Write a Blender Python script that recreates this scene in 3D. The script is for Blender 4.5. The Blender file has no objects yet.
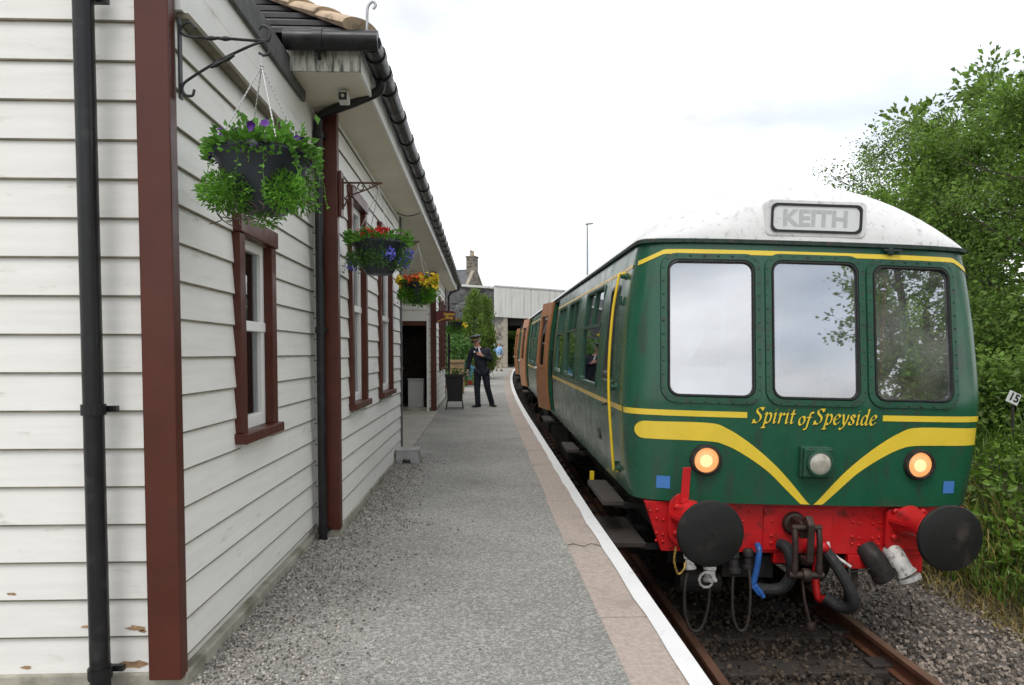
import bpy, bmesh, math, random
import numpy as np
from mathutils import Vector, Matrix, Euler
rnd = random.Random(7)
S = bpy.context.scene
COL = S.collection
R = math.radians
GR = .008                                   # the line climbs 1 in 125 away from the camera

# ------------------------------------------------------------------ materials
def lin(r, g, b):
    f = lambda c: (c / 255 / 12.92) if c / 255 <= .04045 else ((c / 255 + .055) / 1.055) ** 2.4
    return (f(r), f(g), f(b), 1)

def mat(name, col, rough=.6, var=.18, scale=6, metal=0., bump=0., bscale=60, dirt=None, spec=.5, stretch=None,
        coat=0., detail=6, bdist=.01, island=0.):
    """noise-varied Principled; dirt = (colour, coverage 0..1, scale[, stretch])"""
    m = bpy.data.materials.new(name); m.use_nodes = True
    N = m.node_tree.nodes; L = m.node_tree.links
    b = N['Principled BSDF']
    b.inputs['Roughness'].default_value = rough; b.inputs['Metallic'].default_value = metal
    b.inputs['Specular IOR Level'].default_value = spec; b.inputs['Coat Weight'].default_value = coat
    b.inputs['Coat Roughness'].default_value = .12
    tc = N.new('ShaderNodeTexCoord')
    def noise(sc, st=None, det=detail):
        n = N.new('ShaderNodeTexNoise'); n.inputs['Scale'].default_value = sc; n.inputs['Detail'].default_value = det
        n.inputs['Roughness'].default_value = .6
        if st:
            mp = N.new('ShaderNodeMapping'); mp.inputs['Scale'].default_value = st
            L.new(tc.outputs['Object'], mp.inputs['Vector']); L.new(mp.outputs[0], n.inputs['Vector'])
        else: L.new(tc.outputs['Object'], n.inputs['Vector'])
        return n
    n = noise(scale, stretch)
    r = N.new('ShaderNodeMapRange'); r.inputs[1].default_value = .3; r.inputs[2].default_value = .7
    r.inputs[3].default_value = 1 - var; r.inputs[4].default_value = 1 + var
    L.new(n.outputs['Fac'], r.inputs[0])
    rn = noise(scale * 1.7, stretch); rr = N.new('ShaderNodeMapRange'); rr.inputs[1].default_value = .3; rr.inputs[2].default_value = .7
    rr.inputs[3].default_value = rough * .72; rr.inputs[4].default_value = min(1, rough * 1.32); L.new(rn.outputs['Fac'], rr.inputs[0]); L.new(rr.outputs[0], b.inputs['Roughness'])
    mul = N.new('ShaderNodeMix'); mul.data_type = 'RGBA'; mul.blend_type = 'MULTIPLY'; mul.inputs[0].default_value = 1
    mul.inputs[6].default_value = (*col[:3], 1); L.new(r.outputs[0], mul.inputs[7])
    out = mul.outputs[2]
    if island:
        g = N.new('ShaderNodeNewGeometry')
        r2 = N.new('ShaderNodeMapRange'); r2.inputs[3].default_value = 1 - island; r2.inputs[4].default_value = 1 + island
        L.new(g.outputs['Random Per Island'], r2.inputs[0])
        m2 = N.new('ShaderNodeMix'); m2.data_type = 'RGBA'; m2.blend_type = 'MULTIPLY'; m2.inputs[0].default_value = 1
        L.new(out, m2.inputs[6]); L.new(r2.outputs[0], m2.inputs[7]); out = m2.outputs[2]
    if dirt:
        dn = noise(dirt[2], dirt[3] if len(dirt) > 3 else None, 8)
        dr = N.new('ShaderNodeMapRange'); dr.interpolation_type = 'SMOOTHSTEP'
        t = .72 - .4 * dirt[1]
        dr.inputs[1].default_value = t - .06; dr.inputs[2].default_value = t + .14
        L.new(dn.outputs['Fac'], dr.inputs[0])
        mx = N.new('ShaderNodeMix'); mx.data_type = 'RGBA'; L.new(dr.outputs[0], mx.inputs[0])
        L.new(out, mx.inputs[6]); mx.inputs[7].default_value = (*dirt[0][:3], 1); out = mx.outputs[2]
    L.new(out, b.inputs['Base Color'])
    if bump:
        bn = noise(bscale); bp = N.new('ShaderNodeBump'); bp.inputs['Strength'].default_value = bump
        bp.inputs['Distance'].default_value = bdist
        L.new(bn.outputs['Fac'], bp.inputs['Height']); L.new(bp.outputs[0], b.inputs['Normal'])
    return m

def chips(name, cols, scale, rough=.85, bump=.6, base=None, bdist=.012, fine=3.1, patch=.25):
    """aggregate: voronoi cells coloured at random over a noisy base"""
    m = bpy.data.materials.new(name); m.use_nodes = True
    N = m.node_tree.nodes; L = m.node_tree.links; b = N['Principled BSDF']; b.inputs['Roughness'].default_value = rough
    tc = N.new('ShaderNodeTexCoord')
    def vor(sc):
        v = N.new('ShaderNodeTexVoronoi'); v.inputs['Scale'].default_value = sc
        L.new(tc.outputs['Object'], v.inputs['Vector']); return v
    v = vor(scale); v2 = vor(scale * fine)
    def ramp(src):
        sp = N.new('ShaderNodeSeparateColor'); L.new(src.outputs['Color'], sp.inputs[0])
        cr = N.new('ShaderNodeValToRGB'); e = cr.color_ramp; e.interpolation = 'CONSTANT'
        while len(e.elements) < len(cols): e.elements.new(.5)
        for i, c in enumerate(cols): e.elements[i].position = i / len(cols); e.elements[i].color = (*c[:3], 1)
        L.new(sp.outputs[0], cr.inputs[0]); return cr
    r1 = ramp(v); r2 = ramp(v2)
    nz = N.new('ShaderNodeTexNoise'); nz.inputs['Scale'].default_value = 1.1; nz.inputs['Detail'].default_value = 7
    L.new(tc.outputs['Object'], nz.inputs['Vector'])
    mx = N.new('ShaderNodeMix'); mx.data_type = 'RGBA'; mx.inputs[0].default_value = .5
    L.new(r1.outputs[0], mx.inputs[6]); L.new(r2.outputs[0], mx.inputs[7])
    mr = N.new('ShaderNodeMapRange'); mr.inputs[1].default_value = .3; mr.inputs[2].default_value = .7
    mr.inputs[3].default_value = 1 - patch; mr.inputs[4].default_value = 1 + patch; L.new(nz.outputs['Fac'], mr.inputs[0])
    mu = N.new('ShaderNodeMix'); mu.data_type = 'RGBA'; mu.blend_type = 'MULTIPLY'; mu.inputs[0].default_value = 1
    L.new(mx.outputs[2], mu.inputs[6]); L.new(mr.outputs[0], mu.inputs[7])
    n3 = N.new('ShaderNodeTexNoise'); n3.inputs['Scale'].default_value = .55; n3.inputs['Detail'].default_value = 9; n3.inputs['Roughness'].default_value = .65; n3.inputs['Distortion'].default_value = .6
    L.new(tc.outputs['Object'], n3.inputs['Vector'])
    m3 = N.new('ShaderNodeMapRange'); m3.inputs[1].default_value = .36; m3.inputs[2].default_value = .62; m3.inputs[3].default_value = 1 - patch * 1.7; m3.inputs[4].default_value = 1 + patch * .8; L.new(n3.outputs['Fac'], m3.inputs[0])
    mu2 = N.new('ShaderNodeMix'); mu2.data_type = 'RGBA'; mu2.blend_type = 'MULTIPLY'; mu2.inputs[0].default_value = 1
    L.new(mu.outputs[2], mu2.inputs[6]); L.new(m3.outputs[0], mu2.inputs[7])
    L.new(mu2.outputs[2], b.inputs['Base Color'])
    add = N.new('ShaderNodeMath'); add.operation = 'ADD'; L.new(v.outputs['Distance'], add.inputs[0]); L.new(v2.outputs['Distance'], add.inputs[1])
    bp = N.new('ShaderNodeBump'); bp.invert = True; bp.inputs['Strength'].default_value = bump; bp.inputs['Distance'].default_value = bdist
    L.new(add.outputs[0], bp.inputs['Height']); L.new(bp.outputs[0], b.inputs['Normal'])
    return m

def stone(name, cols, scale, mortar, stretch=(1, 1, 1.9)):
    m = chips(name, cols, scale, rough=.9, bump=.8, bdist=.04, fine=1.0, patch=.3)
    N = m.node_tree.nodes; L = m.node_tree.links
    tc = [n for n in N if n.type == 'TEX_COORD'][0]
    mp = N.new('ShaderNodeMapping'); mp.inputs['Scale'].default_value = stretch
    L.new(tc.outputs['Object'], mp.inputs[0])
    for n in N:
        if n.type == 'TEX_VORONOI': L.new(mp.outputs[0], n.inputs['Vector'])
    v = N.new('ShaderNodeTexVoronoi'); v.feature = 'DISTANCE_TO_EDGE'; v.inputs['Scale'].default_value = scale
    L.new(mp.outputs[0], v.inputs['Vector'])
    r = N.new('ShaderNodeMapRange'); r.inputs[1].default_value = .02; r.inputs[2].default_value = .07; L.new(v.outputs[0], r.inputs[0])
    b = N['Principled BSDF']; src = b.inputs['Base Color'].links[0].from_socket
    mx = N.new('ShaderNodeMix'); mx.data_type = 'RGBA'; mx.inputs[6].default_value = (*mortar[:3], 1)
    L.new(src, mx.inputs[7]); L.new(r.outputs[0], mx.inputs[0]); L.new(mx.outputs[2], b.inputs['Base Color'])
    return m

def leafmat(name, col, var=.45, trans=.35, rough=.5, clump=1.6):
    m = mat(name, col, rough=rough, var=.35, scale=clump, island=var, detail=2)
    N = m.node_tree.nodes; L = m.node_tree.links; b = N['Principled BSDF']
    t = N.new('ShaderNodeBsdfTranslucent'); mx = N.new('ShaderNodeMixShader'); mx.inputs[0].default_value = trans
    L.new(b.inputs['Base Color'].links[0].from_socket, t.inputs[0])
    L.new(b.outputs[0], mx.inputs[1]); L.new(t.outputs[0], mx.inputs[2])
    L.new(mx.outputs[0], N['Material Output'].inputs[0])
    return m

def glassmat(name, tint, refl_min, rough=.02, ior=1.5, glare=0., glare_col=(.6, .6, .58)):
    m = bpy.data.materials.new(name); m.use_nodes = True
    N = m.node_tree.nodes; L = m.node_tree.links; N.remove(N['Principled BSDF'])
    tr = N.new('ShaderNodeBsdfTransparent'); tr.inputs[0].default_value = (*tint, 1)
    gl = N.new('ShaderNodeBsdfGlossy'); gl.inputs['Roughness'].default_value = rough; gl.inputs[0].default_value = (.95, .97, 1, 1)
    fr = N.new('ShaderNodeFresnel'); fr.inputs[0].default_value = ior
    mr = N.new('ShaderNodeMapRange'); mr.inputs[3].default_value = refl_min; mr.inputs[4].default_value = 1
    L.new(fr.outputs[0], mr.inputs[0])
    mx = N.new('ShaderNodeMixShader'); L.new(mr.outputs[0], mx.inputs[0]); L.new(tr.outputs[0], mx.inputs[1]); L.new(gl.outputs[0], mx.inputs[2])
    out = mx
    if glare:  # patchy pale diffuse layer standing in for sky glare on the glass
        df = N.new('ShaderNodeBsdfDiffuse'); df.inputs[0].default_value = (*glare_col, 1)
        n = N.new('ShaderNodeTexNoise'); n.inputs['Scale'].default_value = 2.2; n.inputs['Detail'].default_value = 8
        tc = N.new('ShaderNodeTexCoord'); L.new(tc.outputs['Object'], n.inputs['Vector'])
        r = N.new('ShaderNodeMapRange'); r.inputs[1].default_value = .3; r.inputs[2].default_value = .8; r.inputs[4].default_value = glare
        L.new(n.outputs[0], r.inputs[0])
        m2 = N.new('ShaderNodeMixShader'); L.new(r.outputs[0], m2.inputs[0]); L.new(mx.outputs[0], m2.inputs[1]); L.new(df.outputs[0], m2.inputs[2]); out = m2
    L.new(out.outputs[0], N['Material Output'].inputs[0])
    return m

def emit(name, col, strength):
    m = bpy.data.materials.new(name); m.use_nodes = True
    N = m.node_tree.nodes; L = m.node_tree.links
    b = N['Principled BSDF']; b.inputs['Base Color'].default_value = (.35, .2, .1, 1)
    b.inputs['Emission Color'].default_value = (*col, 1); b.inputs['Emission Strength'].default_value = strength
    b.inputs['Roughness'].default_value = .2
    return m

GRIME = (.09, .08, .05)
white_wood = mat('white painted boards', (.80, .785, .74), .55, .05, 3, dirt=((.43, .41, .34), .15, 3.2, (1.2, .9, 4.5)), bump=.25, bscale=30, bdist=.004, stretch=(.7, .7, 9))
board_edge = mat('weathered and shadow-toned board edges', (.17, .15, .105), .9, .35, 9)  # grimy undersides, plus the shadow line under each lap put into the colour
frieze_paint = mat('white painted frieze', (.80, .79, .75), .55, .05, 2, dirt=((.5, .48, .41), .16, 2.5, (1, 1, 3)))
soffit_paint = mat('cream soffit', (.72, .68, .55), .6, .06, 1.6, dirt=((.46, .41, .30), .12, 2.0))
fascia_dirty = mat('streaked white fascia', (.62, .60, .53), .7, .15, 5, dirt=((.10, .10, .085), .55, 9, (3, 3, .5)))
maroon = mat('maroon gloss paint', (.084, .0205, .0115), .4, .15, 4, coat=.05, spec=.35, dirt=((.06, .018, .014), .2, 6), bump=.06, bscale=25)
maroon_sign = mat('maroon sign paint', (.12, .012, .016), .4, .1, 4)
grey_board = mat('grey weathered bargeboard', (.105, .105, .105), .75, .25, 8, dirt=((.05, .05, .045), .4, 6), bump=.3, bscale=40, bdist=.004)
concrete = mat('concrete plinth', (.36, .34, .28), .9, .25, 5, dirt=((.17, .16, .11), .45, 4), bump=.5, bscale=40)
concrete_floor = mat('smooth concrete floor', (.36, .34, .295), .85, .12, 2, dirt=((.24, .23, .2), .35, 3), bump=.2, bscale=60)
black_plastic = mat('black gutter plastic', (.010, .010, .011), .36, .25, 6, spec=.4, dirt=((.03, .032, .03), .3, 7))
black_iron = mat('black wrought iron', (.010, .010, .011), .45, .2, 10, bump=.2)
rust_iron = mat('brown painted iron', (.10, .045, .03), .6, .3, 12, bump=.3)
hip_tile = mat('buff hip tiles', (.52, .39, .26), .85, .18, 6, dirt=((.20, .16, .11), .35, 9), bump=.4, bscale=50)
dark_tile = mat('dark roof tiles', (.075, .07, .072), .8, .3, 5, bump=.4, bscale=40)
steel = mat('dull galvanised steel', (.42, .42, .42), .38, .15, 8, metal=.8)
chain_steel = mat('chain steel', (.50, .50, .49), .4, .15, 8, metal=.5)
asphalt = chips('worn tarmac with stone chips', [(.19, .182, .165), (.36, .35, .322), (.275, .267, .244), (.52, .507, .47), (.315, .305, .278), (.66, .645, .60)], 78, bump=.8, patch=.10, bdist=.009)
coping = mat('pinkish stone coping', (.40, .332, .285), .85, .20, 38, dirt=((.30, .25, .215), .4, 2.2), bump=.6, bscale=90, bdist=.006, detail=9)
white_line = mat('white edge paint', (.74, .74, .73), .6, .05, 3, dirt=((.46, .42, .38), .20, 11), bump=.3, bscale=60, bdist=.004)
ballast_mat = chips('track ballast', [(.12, .10, .08), (.22, .185, .155), (.28, .25, .225), (.17, .14, .115), (.34, .31, .28)], 30, bump=1., bdist=.03)
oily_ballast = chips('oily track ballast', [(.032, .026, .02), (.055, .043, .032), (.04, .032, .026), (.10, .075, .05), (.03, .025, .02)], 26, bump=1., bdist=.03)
stone_grey = mat('ballast stones', (.235, .195, .16), .9, .3, 2, island=.75)
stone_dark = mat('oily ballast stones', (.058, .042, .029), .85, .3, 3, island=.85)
gravel_chip = mat('loose pale gravel', (.31, .285, .25), .9, .25, 9, island=.75)
brick_dark = stone('dark platform brick', [(.10, .08, .07), (.14, .10, .08), (.07, .06, .06)], 4, (.06, .055, .05), (1, 1, 2.5))
sleeper_mat = mat('old timber sleepers', (.042, .034, .028), .9, .3, 6, stretch=(1, 12, 1), bump=.5, bscale=30)
rail_rust = mat('rusty rail', (.135, .055, .030), .7, .3, 8, bump=.3)
rail_top = mat('brown rail head', (.20, .11, .075), .42, .2, 5, metal=.35)
soil = mat('bank soil', (.055, .05, .022), .95, .35, 3, bump=.6, bscale=14, bdist=.03)
field = mat('rough grass field', (.07, .10, .03), .95, .3, .6, bump=.6, bscale=8, bdist=.05)
grass_green = leafmat('long green grass', (.115, .215, .024), .45, .4, .55, 1.2)
grass_dry = leafmat('dry straw grass', (.33, .25, .08), .45, .3, .7, 1.2)
weed_leaf = leafmat('bank weeds', (.13, .22, .028), .5, .35, .5, 1.4)
tree_leaf = leafmat('deciduous leaves', (.165, .275, .048), .5, .45, .55, .8)
tree_leaf_light = leafmat('pale willow leaves', (.165, .25, .065), .5, .42, .45, .8)
bark = mat('bark', (.075, .058, .042), .9, .3, 8, bump=.7, bscale=20, bdist=.02)
cypress = leafmat('cypress foliage', (.125, .20, .032), .5, .3, .6, 1.2)
climber = leafmat('climbing shrub leaves', (.085, .19, .035), .5, .35, .5, 2)
petunia_leaf = leafmat('petunia leaves', (.11, .27, .035), .4, .35, .45, 9)
fern_leaf = leafmat('fine trailing leaves', (.125, .30, .030), .45, .35, .45, 9)
lobelia_leaf = leafmat('lobelia leaves', (.07, .17, .03), .4, .35, .5, 9)
purple = mat('purple petals', (.09, .015, .22), .6, .2, 20, island=.3)
red_petal = mat('red petals', (.55, .012, .012), .6, .2, 20, island=.3)
orange_petal = mat('orange petals', (.68, .12, .02), .6, .2, 20, island=.4)
yellow_petal = mat('yellow petals', (.78, .58, .03), .6, .15, 20, island=.25)
blue_petal = mat('blue lobelia petals', (.12, .13, .58), .6, .2, 20, island=.35)
basket_plastic = mat('dark slate basket plastic', (.022, .028, .036), .42, .15, 8)
green_paint = mat('railcar green', (.0095, .090, .045), .27, .14, 2, coat=.14, dirt=((.026, .062, .040), .42, 3.2, (2.5, 2.5, .6)), bump=.25, bscale=3.2, bdist=.014)
green_frame = mat('railcar window surround green', (.012, .078, .042), .35, .2, 8, dirt=((.03, .045, .035), .45, 20), bump=.3, bscale=50, bdist=.003)
yellow_paint = mat('lining yellow', (.80, .58, .045), .35, .06, 4, coat=.2)
cream_paint = mat('lining cream', (.74, .52, .17), .4, .08, 4)
red_paint = mat('headstock red', (.56, .010, .013), .42, .15, 4, coat=.08, dirt=((.20, .014, .012), .34, 8), bump=.1, bscale=20)
roof_white = mat('railcar roof white', (.76, .76, .75), .6, .08, 2.5, dirt=((.52, .52, .515), .36, 20, (1, 1, 1)), bump=.25, bscale=14, bdist=.01)
gutter_dark = mat('railcar grimy gutter', (.022, .04, .032), .7, .5, 14, dirt=((.10, .06, .04), .25, 16))
rubber = mat('black rubber', (.012, .012, .012), .6, .2, 20)
buffer_face = mat('greasy black buffer', (.012, .0115, .011), .55, spec=.35, var=.3, scale=5, dirt=((.05, .040, .032), .35, 4), bump=.25, bscale=30, bdist=.004)
dark_metal = mat('oily dark underframe', (.016, .014, .013), .75, .5, 5, dirt=((.045, .033, .024), .35, 5), bump=.4, bscale=25)
coupling_steel = mat('worn brown coupling steel', (.045, .029, .023), .5, .35, 10, metal=.35, bump=.4, bscale=40, bdist=.004)
hose_rubber = mat('grey rubber hose', (.018, .0185, .019), .7, .2, 14)
hose_thin = mat('brown thin hose', (.026, .019, .015), .65, .3, 14)
white_fit = mat('white painted fitting', (.62, .61, .58), .55, .2, 20, dirt=((.2, .18, .15), .4, 25))
blue_fit = mat('blue painted pipe', (.02, .10, .34), .4, .2, 16, dirt=((.03, .04, .06), .25, 20))
brass = mat('brass chain', (.50, .33, .08), .4, .2, 20, metal=.6)
handrail_y = mat('yellow handrail', (.82, .56, .02), .35, .05, 4)
door_inner = mat('tan painted door inside', (.38, .165, .07), .5, .12, 5, dirt=((.30, .11, .05), .2, 8))
sticker = mat('blue square patch', (.055, .19, .50), .5, .06, 10)
cab_cream = mat('cab cream paint', (.62, .60, .52), .5, .08, 3)
cab_brown = mat('cab wood', (.16, .06, .03), .5, .2, 5)
seat_blue = mat('blue moquette', (.03, .06, .16), .9, .2, 10)
seat_red = mat('red seat moquette', (.20, .03, .03), .9, .2, 10)
blind_white = mat('destination blind', (.74, .75, .75), .5, .04, 5, dirt=((.50, .50, .49), .22, 12))
letter_grey = mat('grey blind lettering', (.50, .51, .51), .6, .08, 20)
black_frame = mat('black frame', (.012, .012, .012), .4, .2, 10)
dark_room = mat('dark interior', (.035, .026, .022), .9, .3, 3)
curtain = mat('pale curtain', (.44, .48, .54), .9, .15, 8)
fridge = mat('pale grey cabinet', (.42, .42, .42), .5, .06, 4)
cab_glass = glassmat('cab glass', (.80, .86, .86), .48, .015, glare=.22, glare_col=(.74, .74, .73))  # pale veil brightens the panes like reflected sky
side_glass = glassmat('saloon glass', (.70, .76, .74), .16, .02)
house_glass = glassmat('station glass', (.72, .76, .76), .10, .02)
lamp_lit = emit('lit lamp', (1., .40, .13), .66)
lamp_core = emit('lit lamp core', (1., .68, .34), .85)
lamp_off = mat('unlit lamp glass', (.44, .42, .35), .15, .25, 18, coat=1)
navy = mat('navy serge', (.010, .012, .022), .8, .25, 14)
cap_black = mat('black cap', (.008, .008, .009), .5, .2, 10)
skin = mat('skin', (.56, .29, .20), .5, .1, 12)
shirt_white = mat('white shirt', (.75, .75, .76), .8, .06, 10)
hair_grey = mat('grey hair', (.30, .29, .28), .8, .3, 60)
shoe = mat('black shoe', (.010, .010, .010), .3, .2, 10)
gold = mat('gold braid', (.6, .40, .08), .35, .1, 10, metal=.7)
light_blue = mat('light blue shirt', (.30, .50, .78), .8, .12, 8)
khaki = mat('khaki trousers', (.50, .43, .33), .85, .1, 8)
slate_wall = stone('dark slate rubble', [(.055, .058, .064), (.085, .085, .088), (.07, .066, .064), (.11, .11, .11), (.06, .065, .072)], 2.6, (.10, .10, .098))
pier_stone = stone('pier rubble', [(.17, .16, .145), (.26, .235, .20), (.10, .10, .10), (.20, .17, .14)], 2.2, (.22, .21, .19))
quoin = mat('sandstone quoins', (.34, .30, .24), .9, .2, 4, bump=.4)
bridge_conc = mat('pale bridge concrete', (.56, .56, .53), .85, .08, .7, dirt=((.36, .36, .33), .40, 1.4, (6, 6, .25)))
house_stone = stone('house rubble', [(.20, .17, .14), (.27, .23, .19), (.16, .14, .12)], 1.6, (.25, .23, .2))
slate_roof = mat('house slates', (.13, .135, .145), .8, .2, 2, bump=.4, bscale=8, bdist=.03)
crate_wood = mat('planter timber', (.36, .25, .13), .8, .25, 6, stretch=(1, 1, 10))
bin_plastic = mat('black planter plastic', (.014, .014, .015), .55, .2, 8)
tub_blue = mat('light blue plastic', (.16, .42, .66), .45, .08, 5)
tub_red = mat('red plastic', (.62, .03, .03), .45, .08, 5)
sign_white = mat('white sign enamel', (.66, .67, .66), .5, .06, 9)
lamp_post_grey = mat('grey lamp post', (.30, .31, .32), .5, .1, 4)
gold_text = mat('yellow sign lettering', (.78, .50, .05), .5, .1, 9)
cam_white = mat('white camera housing', (.6, .6, .58), .5, .08, 9)

# ------------------------------------------------------------------ mesh builder
OFF = {}
class MB:
    def __init__(s): s.v = []; s.f = []; s.m = []
    def add(s, vs, fs, mi=0):
        n = len(s.v); s.v += [tuple(v) for v in vs]; s.f += [tuple(i + n for i in f) for f in fs]; s.m += [mi] * len(fs)
    def box(s, x0, x1, y0, y1, z0, z1, mi=0):
        s.add([(x0, y0, z0), (x1, y0, z0), (x1, y1, z0), (x0, y1, z0), (x0, y0, z1), (x1, y0, z1), (x1, y1, z1), (x0, y1, z1)],
              [(0, 3, 2, 1), (4, 5, 6, 7), (0, 1, 5, 4), (1, 2, 6, 5), (2, 3, 7, 6), (3, 0, 4, 7)], mi)
    def obox(s, c, ax, ay, az, mi=0):
        """box from centre and three half-axis vectors"""
        c, ax, ay, az = map(Vector, (c, ax, ay, az)); vs = []
        for k in (-1, 1):
            for (i, j) in ((-1, -1), (1, -1), (1, 1), (-1, 1)): vs.append(c + ax * i + ay * j + az * k)
        s.add(vs, [(0, 3, 2, 1), (4, 5, 6, 7), (0, 1, 5, 4), (1, 2, 6, 5), (2, 3, 7, 6), (3, 0, 4, 7)], mi)
    def tube(s, pts, r, n=8, mi=0, caps=True, closed=False):
        pts = [Vector(p) for p in pts]; k = len(pts); rs = r if isinstance(r, (list, tuple)) else [r] * k
        ref = None; rings = []
        for i, p in enumerate(pts):
            if closed: t = pts[(i + 1) % k] - pts[i - 1]
            else: t = pts[min(i + 1, k - 1)] - pts[max(i - 1, 0)]
            t.normalize()
            if ref is None: ref = Vector((0, 0, 1)) if abs(t.z) < .9 else Vector((1, 0, 0))
            u = (ref - t * ref.dot(t)).normalized(); w = t.cross(u); ref = u
            rings.append([p + (u * math.cos(2 * math.pi * j / n) + w * math.sin(2 * math.pi * j / n)) * rs[i] for j in range(n)])
        vs = [v for ring in rings for v in ring]; fs = []
        for i in range(k if closed else k - 1):
            a = i * n; b = ((i + 1) % k) * n
            for j in range(n): fs.append((a + j, a + (j + 1) % n, b + (j + 1) % n, b + j))
        if caps and not closed: fs += [tuple(range(n - 1, -1, -1)), tuple((k - 1) * n + j for j in range(n))]
        s.add(vs, fs, mi)
    def lathe(s, prof, c=(0, 0, 0), axis=(0, 0, 1), n=24, mi=0, caps=True):
        """prof = [(radius, distance along axis)]"""
        a = Vector(axis).normalized(); u = (Vector((1, 0, 0)) if abs(a.x) < .9 else Vector((0, 1, 0))); u = (u - a * u.dot(a)).normalized(); w = a.cross(u)
        c = Vector(c); vs = []; fs = []
        for (r, h) in prof:
            for j in range(n):
                t = 2 * math.pi * j / n; vs.append(c + a * h + (u * math.cos(t) + w * math.sin(t)) * r)
        for i in range(len(prof) - 1):
            for j in range(n): fs.append((i * n + j, i * n + (j + 1) % n, (i + 1) * n + (j + 1) % n, (i + 1) * n + j))
        if caps: fs += [tuple(range(n - 1, -1, -1)), tuple((len(prof) - 1) * n + j for j in range(n))]
        s.add(vs, fs, mi)
    def prism(s, poly, o, u, v, w, mi=0, mside=None):
        """2-D polygon (a,b) -> o + a*u + b*v, extruded by vector w"""
        o, u, v, w = map(Vector, (o, u, v, w)); n = len(poly)
        vs = [o + u * a + v * b for a, b in poly] + [o + u * a + v * b + w for a, b in poly]
        s.add(vs, [tuple(range(n - 1, -1, -1)), tuple(range(n, 2 * n))] + [(i, (i + 1) % n, n + (i + 1) % n, n + i) for i in range(n)], mi)
    def grid(s, rows, mi=0, closed=False):
        n = len(rows[0]); vs = [p for r in rows for p in r]; fs = []
        for i in range(len(rows) - 1):
            for j in range(n if closed else n - 1):
                k = (j + 1) % n; fs.append((i * n + j, i * n + k, (i + 1) * n + k, (i + 1) * n + j))
        s.add(vs, fs, mi)
    def build(s, name, mats, parent=None, smooth=None, bevel=0, local=False, fix=True):
        me = bpy.data.meshes.new(name)
        off = Vector((0, 0, 0)) if (local or parent is None) else OFF.get(parent.name, Vector((0, 0, 0)))
        me.from_pydata([tuple(Vector(v) - off) for v in s.v] if off.length else s.v, [], s.f)
        mats = mats if isinstance(mats, (list, tuple)) else [mats]
        for m in mats: me.materials.append(m)
        me.polygons.foreach_set('material_index', s.m); me.update()
        if fix:
            bm = bmesh.new(); bm.from_mesh(me); bmesh.ops.recalc_face_normals(bm, faces=bm.faces); bm.to_mesh(me); bm.free()
        if smooth:
            me.polygons.foreach_set('use_smooth', [True] * len(me.polygons)); me.set_sharp_from_angle(angle=R(smooth))
        o = bpy.data.objects.new(name, me); COL.objects.link(o)
        if parent: o.parent = parent; OFF[o.name] = off
        if bevel:
            b = o.modifiers.new('bevel', 'BEVEL'); b.width = bevel; b.segments = 2; b.limit_method = 'ANGLE'; b.angle_limit = R(40)
        return o

def thing(name, label, cat, loc=(0, 0, 0), group=None):
    o = bpy.data.objects.new(name, None); COL.objects.link(o); o.location = loc; o.empty_display_size = .2
    OFF[o.name] = Vector(loc); return tag(o, label, cat, group)
def tag(o, label=None, cat=None, group=None, kind=None):
    if label: o['label'] = label
    if cat: o['category'] = cat
    if group: o['group'] = group
    if kind: o['kind'] = kind
    return o
def struct(name, mb, m, **k): return tag(mb.build(name, m, **k), kind='structure')
def rebase(o, loc):
    """give a one-mesh thing its origin at its base"""
    loc = Vector(loc); o.data.transform(Matrix.Translation(-loc)); o.location = loc; return o
def holes_wall(mb, axis, c0, c1, a0, a1, z0, z1, holes, mi=0):
    """solid wall slab of thickness c0..c1 with rectangular holes (a,b,zlo,zhi)"""
    cuts = sorted({a0, a1, *[min(max(h[i], a0), a1) for h in holes for i in (0, 1)]})
    for p, q in zip(cuts, cuts[1:]):
        zz = [z0]; mid = (p + q) / 2
        for h in sorted(holes, key=lambda h: h[2]):
            if h[0] < mid < h[1]: zz += [max(h[2], z0), min(h[3], z1)]
        zz.append(z1)
        for k in range(0, len(zz), 2):
            if zz[k + 1] - zz[k] > 1e-4:
                if axis == 'x': mb.box(c0, c1, p, q, zz[k], zz[k + 1], mi)
                else: mb.box(p, q, c0, c1, zz[k], zz[k + 1], mi)
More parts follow.
